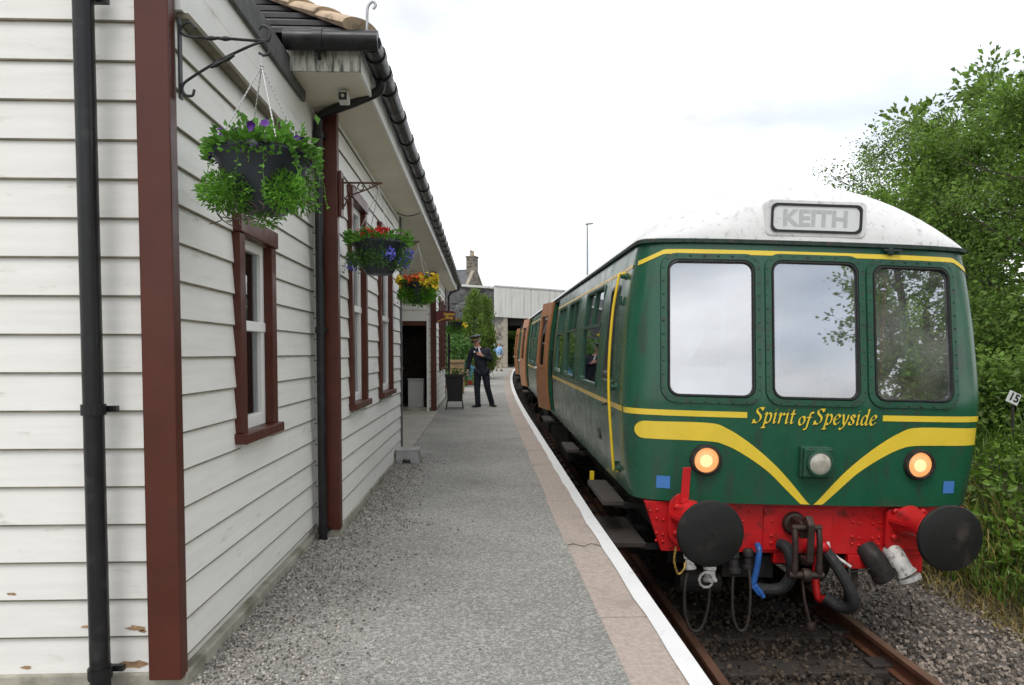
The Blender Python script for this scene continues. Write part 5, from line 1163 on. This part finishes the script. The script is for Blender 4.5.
def conifer(label, x, y, h, r, seed):
    rg = random.Random(seed); t = thing('conifer', label, 'conifer', (x, y, gz(y)), 'conifers at the end of the platform'); w = MB(); w.tube([(x, y, gz(y)), (x, y, gz(y) + h * .9)], [.07, .01], 7); w.build('trunk', bark, t)
    lv = MB()
    lobes = [(rg.uniform(0, 6.283), rg.uniform(.05, .95), rg.uniform(.75, 1.25)) for _ in range(90)]
    for (a, f, k) in lobes:
        rr = r * min(1, (1 - f) ** .75 * 1.12 + .03) * (.45 + .55 * min(1, f * 5)) * k
        cx, cy, cz = x + math.cos(a) * rr * .75, y + math.sin(a) * rr * .75, gz(y) + .1 + f * h * .97
        for _ in range(90):
            p = (cx + rg.gauss(0, .10), cy + rg.gauss(0, .10), cz + rg.gauss(0, .15)); leaves(lv, [(*p, math.cos(a) * .45, math.sin(a) * .45, 1.1)], .13, slim=.38, rng=rg)
    for _ in range(500):
        f = rg.random(); leaves(lv, [(x + rg.gauss(0, .1) * (1 - f), y + rg.gauss(0, .1) * (1 - f), gz(y) + h * (.8 + .18 * f), 0, 0, 1)], .14, slim=.35, rng=rg)
    lv.build('crown', cypress, t, fix=False)
conifer('taller dark green cone shaped conifer, the left one behind the conductor', -.46, 32, 3.95, .72, 3)
conifer('shorter cone shaped conifer, the right one behind the conductor', .06, 33, 3.75, .50, 4)
def shrub(label, x, y, h, r, seed, m_, n, ls, zb=None):
    gz = (lambda q: zb) if zb is not None else globals()['gz']
    rg = random.Random(seed); t = thing('shrub', label, 'shrub', (x, y, gz(y))); w = MB(); lv = MB()
    for k in range(9):
        a = rg.uniform(0, 6.283); e = (x + math.cos(a) * r * .5, y + math.sin(a) * r * .5, gz(y) + h * rg.uniform(.5, .9)); w.tube([(x, y, gz(y)), ((x + e[0]) / 2, (y + e[1]) / 2, gz(y) + h * .4), e], [.03, .02, .006], 5)
    w.build('stems', bark, t)
    for k in range(60):
        a = rg.uniform(0, 6.283); q = rg.random() ** .5 * r; c_ = (x + math.cos(a) * q, y + math.sin(a) * q, gz(y) + h * rg.uniform(.12, 1) * (1 - .3 * (q / r) ** 2))
        for _ in range(n // 60): leaves(lv, [(c_[0] + rg.gauss(0, .16), c_[1] + rg.gauss(0, .16), c_[2] + rg.gauss(0, .16))], ls, slim=.7, rng=rg)
    lv.build('foliage', m_, t, fix=False)
shrub('bright green leafy shrub at the far end of the station building', -1.25, 26.5, 2.15, .75, 6, climber, 4200, .11)
shrub('undergrowth added below the trees to darken the bridge opening', 2.7, 64.5, 4.6, 2.2, 61, tree_leaf, 6000, .26, gz(64) - 1.2)  # added low filler, keeps the gap under the bridge dark
shrub('pale green bush against the stone wall behind the conifers', -1.1, 36, 2.6, .9, 7, climber, 3500, .14)

for lab, x, y, h, r_, sd in (('leafy green bush on the bank just right of the cab corner', 7.9, 11.6, 2.0, 1.0, 51), ('low bush on the bank beside the number plate', 7.6, 9.4, 1.1, .8, 52), ('dark bush under the tallest tree on the bank', 9.4, 10.2, 2.2, 1.2, 53),
     ('bush in the shade between the two full trees', 9.0, 13.2, 2.4, 1.2, 54), ('far bush on the bank hidden behind the railcar side', 9.2, 20.5, 2.4, 1.4, 55), ('bush at the back of the wood under the wide tree', 12.0, 12.4, 2.6, 1.6, 56)):
    shrub(lab, x, y, h, r_, sd, tree_leaf, 8400, .085, bank(x, y) - .1)
t = thing('cabinet', 'pale grey cabinet standing just inside the dark open doorway', 'cabinet', (-1.545, 16.4, .02))
w = MB(); w.box(-1.72, -1.37, 16.14, 16.55, .02, .84); w.build('carcass', fridge, t, bevel=.01)
w = MB(); w.box(-1.715, -1.375, 16.118, 16.139, .09, .80); w.build('door', fridge, t, bevel=.006)
w = MB(); w.box(-1.73, -1.36, 16.11, 16.56, .841, .87); w.build('top', fridge, t, bevel=.006)

t = thing('planter_tub', 'black ribbed planter tub on a wire stand beside the boarded wall', 'planter', (-.69, 16.7, gz(16.7)))
w = MB(); X, Yb, zb = -.69, 16.7, gz(16.7)
def sq(h, z): return [(X - h, Yb - h, z), (X + h, Yb - h, z), (X + h, Yb + h, z), (X - h, Yb + h, z)]
w.grid([sq(.165, zb + .19), sq(.19, zb + .75), sq(.215, zb + .75), sq(.22, zb + .82), sq(.19, zb + .82), sq(.185, zb + .77)], closed=True); w.add(sq(.165, zb + .19), [(3, 2, 1, 0)]); w.add(sq(.186, zb + .775), [(0, 1, 2, 3)]); w.build('tub', bin_plastic, t, bevel=.006)
w = MB()
for k in range(7):
    q = -.15 + k * .05; w.obox((X + q, Yb - .183, zb + .46), (.009, 0, 0), (0, .006, 0), (0, -.012, .26)); w.obox((X + .183, Yb + q, zb + .46), (.006, 0, 0), (0, .009, 0), (.012, 0, .26))
w.build('ribs', bin_plastic, t)
w = MB()
for (a, c_) in ((-1, -1), (1, -1), (1, 1), (-1, 1)): w.tube([(X + a * .17, Yb + c_ * .17, zb + .22), (X + a * .2, Yb + c_ * .2, zb)], .008, 6)
w.tube([(X + a * .2, Yb + c_ * .2, zb + .02) for a, c_ in ((-1, -1), (1, -1), (1, 1), (-1, 1))], .007, 5, closed=True); w.build('stand', black_iron, t)
w = MB(); leaves(w, [(X + rnd.gauss(0, .09), Yb + rnd.gauss(0, .09), zb + .8 + .14 * rnd.random()) for _ in range(130)], .06); w.build('sprouting_plants', climber, t, fix=False)

t = thing('planter_box', 'timber planter box with small plants behind the black tub', 'planter', (-.88, 22.4, gz(22)))
w = MB(); zb = gz(22.4)
for k in range(5): w.box(-1.08, -.66, 22.15, 22.18, zb + .02 + k * .19, zb + .19 + k * .19); w.box(-.66, -.63, 22.15, 22.75, zb + .02 + k * .19, zb + .19 + k * .19); w.box(-1.11, -1.08, 22.15, 22.75, zb + .02 + k * .19, zb + .19 + k * .19)
w.box(-1.08, -.66, 22.18, 22.75, zb + .01, zb + .9); w.build('box', crate_wood, t, bevel=.006)
w = MB(); w.box(-1.13, -.61, 22.12, 22.149, zb + .97, zb + 1.02); w.box(-1.13, -.61, 22.12, 22.8, zb + 1.021, zb + 1.05); w.build('rail', crate_wood, t)
w = MB(); leaves(w, [(-.87 + rnd.gauss(0, .13), 22.45 + rnd.gauss(0, .13), zb + .92 + .1 * rnd.random()) for _ in range(140)], .07); w.build('plants', climber, t, fix=False)

t = thing('plastic_tub', 'light blue plastic tub standing on a flat red base behind the conductor', 'tub', (-.62, 27.6, gz(27.6)))
w = MB(); X, Yb, zb = -.64, 27.6, gz(27.6); w.box(X - .26, X + .26, Yb - .2, Yb + .2, zb, zb + .17); w.build('base', tub_red, t, bevel=.03)
w = MB(); w.grid([[(X + a * s, Yb + c_ * s * .8, zb + z) for a, c_ in ((-1, -1), (1, -1), (1, 1), (-1, 1))] for s, z in ((.18, .171), (.25, .62), (.27, .63), (.28, .70), (.24, .70), (.22, .6))], closed=True)
w.prism([(-.2, 0), (.2, 0), (.1, .36), (-.16, .30)], (X, Yb + .12, zb + .62), (1, 0, 0), (0, 0, 1), (0, .05, 0)); w.build('body', tub_blue, t, bevel=.02)

t = thing('distance_plate', 'white square plate with a black 15 tilted on a post in the bank grass', 'sign', (6.42, 8.35, bank(6.42, 8.35)))
w = MB(); w.tube([(6.44, 8.38, bank(6.42, 8.35) - .1), (6.41, 8.37, .98)], .018, 7); w.build('post', sleeper_mat, t)
cx, cy, cz, an = 6.40, 8.34, .905, R(-24); ux = Vector((math.cos(an), 0, math.sin(an))); uz = Vector((-math.sin(an), 0, math.cos(an)))
w = MB(); w.obox((cx, cy, cz), ux * .078, (0, .006, 0), uz * .072); w.build('plate', sign_white, t, bevel=.004)
vs, fs = text_geo('15', .135, bold=.004); w = MB(); w.add([Vector((cx, cy - .0085, cz)) + ux * a + uz * (c_ + .003) for a, c_, _ in vs], fs); w.build('number', black_frame, t, fix=False)

# ================================================================== PEOPLE
def skinned(name, J, E_, root, m_, parent, sub=2):
    names = list(J); idx = {n: i for i, n in enumerate(names)}
    me = bpy.data.meshes.new(name); off = OFF.get(parent.name, Vector((0, 0, 0)))
    me.from_pydata([tuple(Vector(J[n][0]) - off) for n in names], [(idx[a], idx[c_]) for a, c_ in E_], []); o = bpy.data.objects.new(name, me); COL.objects.link(o)
    o.modifiers.new('skin', 'SKIN').use_smooth_shade = True; s = o.modifiers.new('sub', 'SUBSURF'); s.levels = s.render_levels = sub
    for n in names:
        sv = me.skin_vertices[0].data[idx[n]]; r = J[n][1]; sv.radius = r if isinstance(r, tuple) else (r, r); sv.use_root = n == root
    bpy.context.view_layer.update()
    me2 = bpy.data.meshes.new_from_object(o.evaluated_get(bpy.context.evaluated_depsgraph_get())); o.modifiers.clear(); o.data = me2; me2.name = name; bpy.data.meshes.remove(me)
    me2.materials.clear(); me2.materials.append(m_); me2.polygons.foreach_set('use_smooth', [True] * len(me2.polygons))
    o.parent = parent; OFF[o.name] = off; return o

def person(label, o, J, hands, head_dir, mats_, cap):
    """o = world point between the feet; J = joints relative to o; hands: {'l': (palm dir, finger dir)}"""
    t = thing('person', label, 'person', o); O = Vector(o); W = lambda n: O + Vector(J[n])
    V = Vector
    hd = W('head'); fwd_ = V(head_dir).normalized(); right_ = fwd_.cross(V((0, 0, 1))).normalized(); up_ = right_.cross(fwd_)
    B = {'pelvis': (W('pelvis'), (.14, .11)), 'waist': (W('waist'), (.13, .10)), 'chest': (W('chest'), (.155, .115)), 'neck': (W('neck'), .06), 'jaw': (hd - up_ * .07 + fwd_ * .02, (.062, .07)), 'skull': (hd + up_ * .02, (.076, .09)), 'crown': (hd + up_ * .085, (.055, .07)),
         'nose': (hd + fwd_ * .098 - up_ * .012, .014)}
    E_ = [('pelvis', 'waist'), ('waist', 'chest'), ('chest', 'neck'), ('neck', 'jaw'), ('jaw', 'skull'), ('skull', 'crown'), ('skull', 'nose')]
    for s, sg in (('r', -1), ('l', 1)):
        B['ear' + s] = (hd + right_ * sg * .088 - up_ * .005, .017); E_.append(('skull', 'ear' + s))
        B['sh' + s] = (W('sh' + s), .058); B['el' + s] = (W('el' + s), .043); B['wr' + s] = (W('wr' + s), .029); E_ += [('chest', 'sh' + s), ('sh' + s, 'el' + s), ('el' + s, 'wr' + s)]
        B['hp' + s] = (W('hp' + s), .088); B['kn' + s] = (W('kn' + s), .056); B['an' + s] = (W('an' + s) + V((0, 0, .03)), .036); E_ += [('pelvis', 'hp' + s), ('hp' + s, 'kn' + s), ('kn' + s, 'an' + s)]
        fd, pn = (V(q).normalized() for q in hands[s]); sd_ = fd.cross(pn).normalized(); wr = W('wr' + s)
        B['palm' + s] = (wr + fd * .055, (.036, .017)); E_.append(('wr' + s, 'palm' + s))
        for i, (off, ln) in enumerate(((-.030, .070), (-.010, .080), (.011, .076), (.030, .058))):
            k0 = wr + fd * .088 + sd_ * off; k1 = k0 + fd * ln * .45 + pn * .006; k2 = k1 + (fd * .7 + pn * .7).normalized() * ln * .32; k3 = k2 + (fd * .3 + pn).normalized() * ln * .26
            for j, (p, r) in enumerate(((k0, .0105), (k1, .0095), (k2, .0085), (k3, .007))): B[f'f{s}{i}{j}'] = (p, r)
            E_ += [('palm' + s, f'f{s}{i}0')] + [(f'f{s}{i}{j}', f'f{s}{i}{j + 1}') for j in range(3)]
        th = 1 if s == 'r' else -1
        t0 = wr + fd * .035 + sd_ * .034 * th; t1 = t0 + (fd * .7 + sd_ * th * .5 + pn * .4).normalized() * .035; t2 = t1 + (fd + pn * .5).normalized() * .03
        for j, (p, r) in enumerate(((t0, .013), (t1, .011), (t2, .009))): B[f't{s}{j}'] = (p, r)
        E_ += [('palm' + s, f't{s}0'), (f't{s}0', f't{s}1'), (f't{s}1', f't{s}2')]
    skinned('body', B, E_, 'pelvis', skin, t)
    # clothes: trousers, jacket or shirt
    TR = {'pelvis': (W('pelvis') + V((0, 0, .02)), (.168, .132))}; TE = []
    for s in 'rl':
        TR['hp' + s] = (W('hp' + s), (.112, .115)); TR['kn' + s] = (W('kn' + s), .082); an_ = W('an' + s); TR['an' + s] = (an_ + V((0, 0, .0)), .072); TR['hem' + s] = (an_ + (an_ - W('kn' + s)).normalized() * .035, .070); TE += [('pelvis', 'hp' + s), ('hp' + s, 'kn' + s), ('kn' + s, 'an' + s), ('an' + s, 'hem' + s)]
    skinned('trousers', TR, TE, 'pelvis', mats_['trousers'], t)
    JK = {'hem': (W('pelvis') + V((.01, 0, -.13)), (.205, .158) if cap else (.16, .12)), 'waist': (W('waist'), (.186, .142) if cap else (.155, .12)), 'chest': (W('chest'), (.20, .145)), 'yoke': (W('chest').lerp(W('neck'), .6), (.135, .095)), 'collar': (W('neck') - V((0, 0, .01)), .078)}
    JE = [('hem', 'waist'), ('waist', 'chest'), ('chest', 'yoke'), ('yoke', 'collar')]
    for s in 'rl': JK['sh' + s] = (W('sh' + s), .083); JK['el' + s] = (W('el' + s), .068); JK['wr' + s] = (W('wr' + s).lerp(W('el' + s), .04), .054); JE += [('chest', 'sh' + s), ('sh' + s, 'el' + s), ('el' + s, 'wr' + s)]
    jk = skinned('jacket' if cap else 'shirt', JK, JE, 'waist', mats_['top'], t)
    for s in 'rl':
        a, c_ = W('an' + s), W('toe' + s); d = (c_ - a); d.z = 0; d = d.normalized(); side_ = d.cross(V((0, 0, 1))); g_ = O.z
        w = MB(); rows = []
        for f, hwid, ht in ((-.085, .028, .06), (-.06, .042, .085), (0, .044, .10), (.07, .046, .075), (.13, .050, .055), (.175, .040, .045), (.20, .018, .03)):
            p = V((a.x, a.y, J['an' + s][2] - .075 + g_)) + d * f; rows.append([p + side_ * hwid * q + V((0, 0, z * ht)) for q, z in ((-1, 0), (1, 0), (1.02, .35), (.7, .85), (0, 1), (-.7, .85), (-1.02, .35))])
        w.grid(rows, closed=True); w.add(rows[0], [tuple(range(7))]); w.add(rows[-1], [tuple(range(6, -1, -1))]); w.build('shoe', mats_['shoe'], t, smooth=50)
    for sg in (-1, 1):
        w = MB(); w.lathe([(.001, -.012), (.011, -.004), (.012, .003), (.001, .010)], hd + fwd_ * .082 + right_ * sg * .032 + up_ * .012, fwd_, 10); w.build('eye', cap_black, t, smooth=60)
    w = MB(); w.obox(hd + fwd_ * .086 - up_ * .058, right_ * .022, fwd_ * .004, up_ * .004); w.build('mouth', mat('lips', (.35, .12, .10), .5, .1, 20), t)
    # hair round the back and sides
    w = MB(); rows = []
    for e in [R(a) for a in (-28, -8, 12, 34, 58, 82)]:
        rows.append([hd + up_ * (.03 + .112 * math.sin(e)) + (right_ * math.sin(q) * .094 - fwd_ * math.cos(q) * .112) * math.cos(e) for q in [R(a) for a in range(-104 if e < .7 else -180, 105 if e < .7 else 181, 16 if e < .7 else 27)]][:14])
    nmin = min(len(r_) for r_ in rows); w.grid([r_[:nmin] for r_ in rows]); w.build('hair', mats_['hair'], t, smooth=60)
    if cap:
        w = MB(); base = hd + up_ * .058; A_ = up_
        w.lathe([(.104, 0), (.106, .035), (.135, .07), (.138, .082), (.11, .096), (.01, .10)], base + fwd_ * .004, A_, 24); cp_ = w.build('peaked_cap', cap_black, t, smooth=45)
        w = MB(); w.lathe([(.1075, .004), (.1085, .018), (.1075, .032)], base + fwd_ * .004, A_, 24, caps=False); w.build('cap_band', gold, cp_, smooth=50)
        w = MB(); n_ = 13; rows = [[base + (right_ * math.sin(q) + fwd_ * math.cos(q)) * rr + fwd_ * ex * math.cos(q) - up_ * dz for q in [R(-68 + 136 * k / (n_ - 1)) for k in range(n_)]] for rr, ex, dz in ((.102, 0, 0), (.108, .045, .022), (.105, .062, .034), (.104, .060, .040), (.100, .0, .008))]
        w.grid(rows, closed=False); w.build('visor', shoe, cp_, smooth=50)
        ch = W('chest'); nk = W('neck'); f2 = V((-.18, -1, 0)).normalized(); r2 = f2.cross(V((0, 0, 1)))
        top = nk + f2 * .085 - V((0, 0, .0)); bot = W('waist').lerp(ch, .45) + f2 * .148
        w = MB(); w.add([top + r2 * .062, top - r2 * .062, bot, top + r2 * .058 - f2 * .03, top - r2 * .058 - f2 * .03], [(0, 1, 2), (0, 3, 4, 1)]); w.add([top + r2 * .05 + f2 * -.0, ch + r2 * .07 + f2 * .150, ch - r2 * .07 + f2 * .150, top - r2 * .05], [(0, 1, 2, 3)]); w.add([ch + r2 * .07 + f2 * .150, bot + f2 * .004, ch - r2 * .07 + f2 * .150], [(0, 1, 2)]); w.build('shirt_front', shirt_white, t)
        w = MB(); w.add([top + r2 * .016 + f2 * .006, ch + r2 * .028 + f2 * .157, bot + f2 * .010, ch - r2 * .028 + f2 * .157, top - r2 * .016 + f2 * .006], [(0, 1, 2, 3, 4)]); w.build('tie', navy, t)
        for k in range(3):
            p = W('waist').lerp(ch, .35 - k * .38) + f2 * .152; w = MB(); w.lathe([(.013, 0), (.011, .008), (.002, .01)], p, f2, 10); w.build('button', gold, jk)
        p = ch + f2 * .14 - r2 * -.10 + V((0, 0, .06)); w = MB(); w.obox(p, r2 * .018, f2 * .012, (0, 0, .022)); w.build('badge', shirt_white, jk)
    return t
COND = dict(pelvis=(.015, .0, .92), waist=(.0, -.005, 1.08), chest=(-.03, -.01, 1.28), neck=(-.075, -.02, 1.455), head=(-.105, -.05, 1.585), shr=(-.215, .0, 1.385), elr=(-.285, .02, 1.12), wrr=(-.325, -.05, .885),
            shl=(.165, .0, 1.385), ell=(.245, -.04, 1.13), wrl=(.03, -.22, 1.245), hpr=(-.075, .0, .86), hpl=(.11, .0, .86), knr=(-.095, -.03, .48), knl=(.15, -.05, .49), anr=(-.075, -.04, .085), anl=(.265, .10, .085), toer=(-.19, -.16, .04), toel=(.34, -.04, .04))
person('railway guard in navy suit and peaked cap, one hand on his chest', (-.075, 17.25, gz(17.25)), COND, {'r': ((-.08, -.1, -1), (.9, -.2, 0)), 'l': ((-.85, -.1, .45), (0, 1, 0))}, (-.72, -.62, -.30), dict(trousers=navy, top=navy, shoe=shoe, hair=hair_grey), True)
MAN = dict(pelvis=(0, 0, .94), waist=(0, 0, 1.10), chest=(-.01, .0, 1.30), neck=(.0, .0, 1.50), head=(.03, .0, 1.655), shr=(-.19, .02, 1.42), elr=(-.23, .06, 1.14), wrr=(-.20, .16, .92), shl=(.18, .0, 1.42), ell=(.23, .05, 1.14), wrl=(.2, .14, .92),
           hpr=(-.09, 0, .88), hpl=(.09, 0, .88), knr=(-.10, 0, .49), knl=(.12, .02, .49), anr=(-.10, .05, .085), anl=(.18, .03, .085), toer=(-.12, -.1, .04), toel=(.26, -.1, .04))
person('distant person in a light blue shirt and khaki trousers walking by the bridge pier', (.86, 43.4, gz(43.4)), MAN, {'r': ((0, .3, -1), (.8, 0, 0)), 'l': ((0, .3, -1), (-.8, 0, 0))}, (.6, .7, -.1), dict(trousers=khaki, top=light_blue, shoe=shoe, hair=hair_grey), False)

# ================================================================== LIGHT, SKY, CAMERA
SUN_EL, SUN_AZ = R(58), R(200)                      # thin bright overcast; the sun is high behind the camera
W_ = bpy.data.worlds.new('World'); S.world = W_; W_.use_nodes = True
N = W_.node_tree.nodes; L = W_.node_tree.links; N.clear()
out = N.new('ShaderNodeOutputWorld'); sky = N.new('ShaderNodeTexSky'); sky.sky_type = 'NISHITA'; sky.sun_disc = False; sky.sun_elevation = SUN_EL; sky.sun_rotation = SUN_AZ
b1 = N.new('ShaderNodeBackground'); b1.inputs[1].default_value = .13; L.new(sky.outputs[0], b1.inputs[0])
tc = N.new('ShaderNodeTexCoord'); mp = N.new('ShaderNodeMapping'); mp.inputs['Scale'].default_value = (1, 1, 2.6); L.new(tc.outputs['Generated'], mp.inputs[0])
nz = N.new('ShaderNodeTexNoise'); nz.inputs['Scale'].default_value = 2.1; nz.inputs['Detail'].default_value = 7; nz.inputs['Roughness'].default_value = .5; L.new(mp.outputs[0], nz.inputs[0])
mr = N.new('ShaderNodeMapRange'); mr.interpolation_type = 'SMOOTHSTEP'; mr.inputs[1].default_value = .36; mr.inputs[2].default_value = .58; mr.inputs[3].default_value = .60; mr.inputs[4].default_value = 1.; L.new(nz.outputs[0], mr.inputs[0])
n2 = N.new('ShaderNodeTexNoise'); n2.inputs['Scale'].default_value = 3.4; n2.inputs['Detail'].default_value = 8; L.new(mp.outputs[0], n2.inputs[0])
cr = N.new('ShaderNodeMapRange'); cr.inputs[1].default_value = .3; cr.inputs[2].default_value = .7; cr.inputs[3].default_value = .66; cr.inputs[4].default_value = 1.28; L.new(n2.outputs[0], cr.inputs[0])
b2 = N.new('ShaderNodeBackground'); b2.inputs[0].default_value = (.985, .99, 1, 1); L.new(cr.outputs[0], b2.inputs[1])
mx = N.new('ShaderNodeMixShader'); L.new(mr.outputs[0], mx.inputs[0]); L.new(b1.outputs[0], mx.inputs[1]); L.new(b2.outputs[0], mx.inputs[2]); L.new(mx.outputs[0], out.inputs[0])
sl = bpy.data.lights.new('sun', 'SUN'); sl.energy = .9; sl.angle = R(25); sl.color = (1, .97, .93); so = bpy.data.objects.new('sun', sl); COL.objects.link(so)
d = Vector((math.sin(SUN_AZ) * math.cos(SUN_EL), math.cos(SUN_AZ) * math.cos(SUN_EL), math.sin(SUN_EL))); so.rotation_euler = (-d).to_track_quat('-Z', 'Y').to_euler(); so.location = d * 50
cd = bpy.data.cameras.new('camera'); cd.sensor_width = 36; cd.lens = 711 / 1024 * 36; cd.shift_y = 41.5 / 1024; cd.clip_start = .05; cd.clip_end = 4000
co = bpy.data.objects.new('camera', cd); COL.objects.link(co); co.location = (0, 0, 1.45); co.rotation_euler = (R(90 - 2.5), 0, R(-2.25)); S.camera = co
S.view_settings.view_transform = 'Standard'; S.view_settings.look = 'None'; S.view_settings.exposure = .50; S.view_settings.gamma = 1
S.cycles.max_bounces = 8; S.cycles.transparent_max_bounces = 16
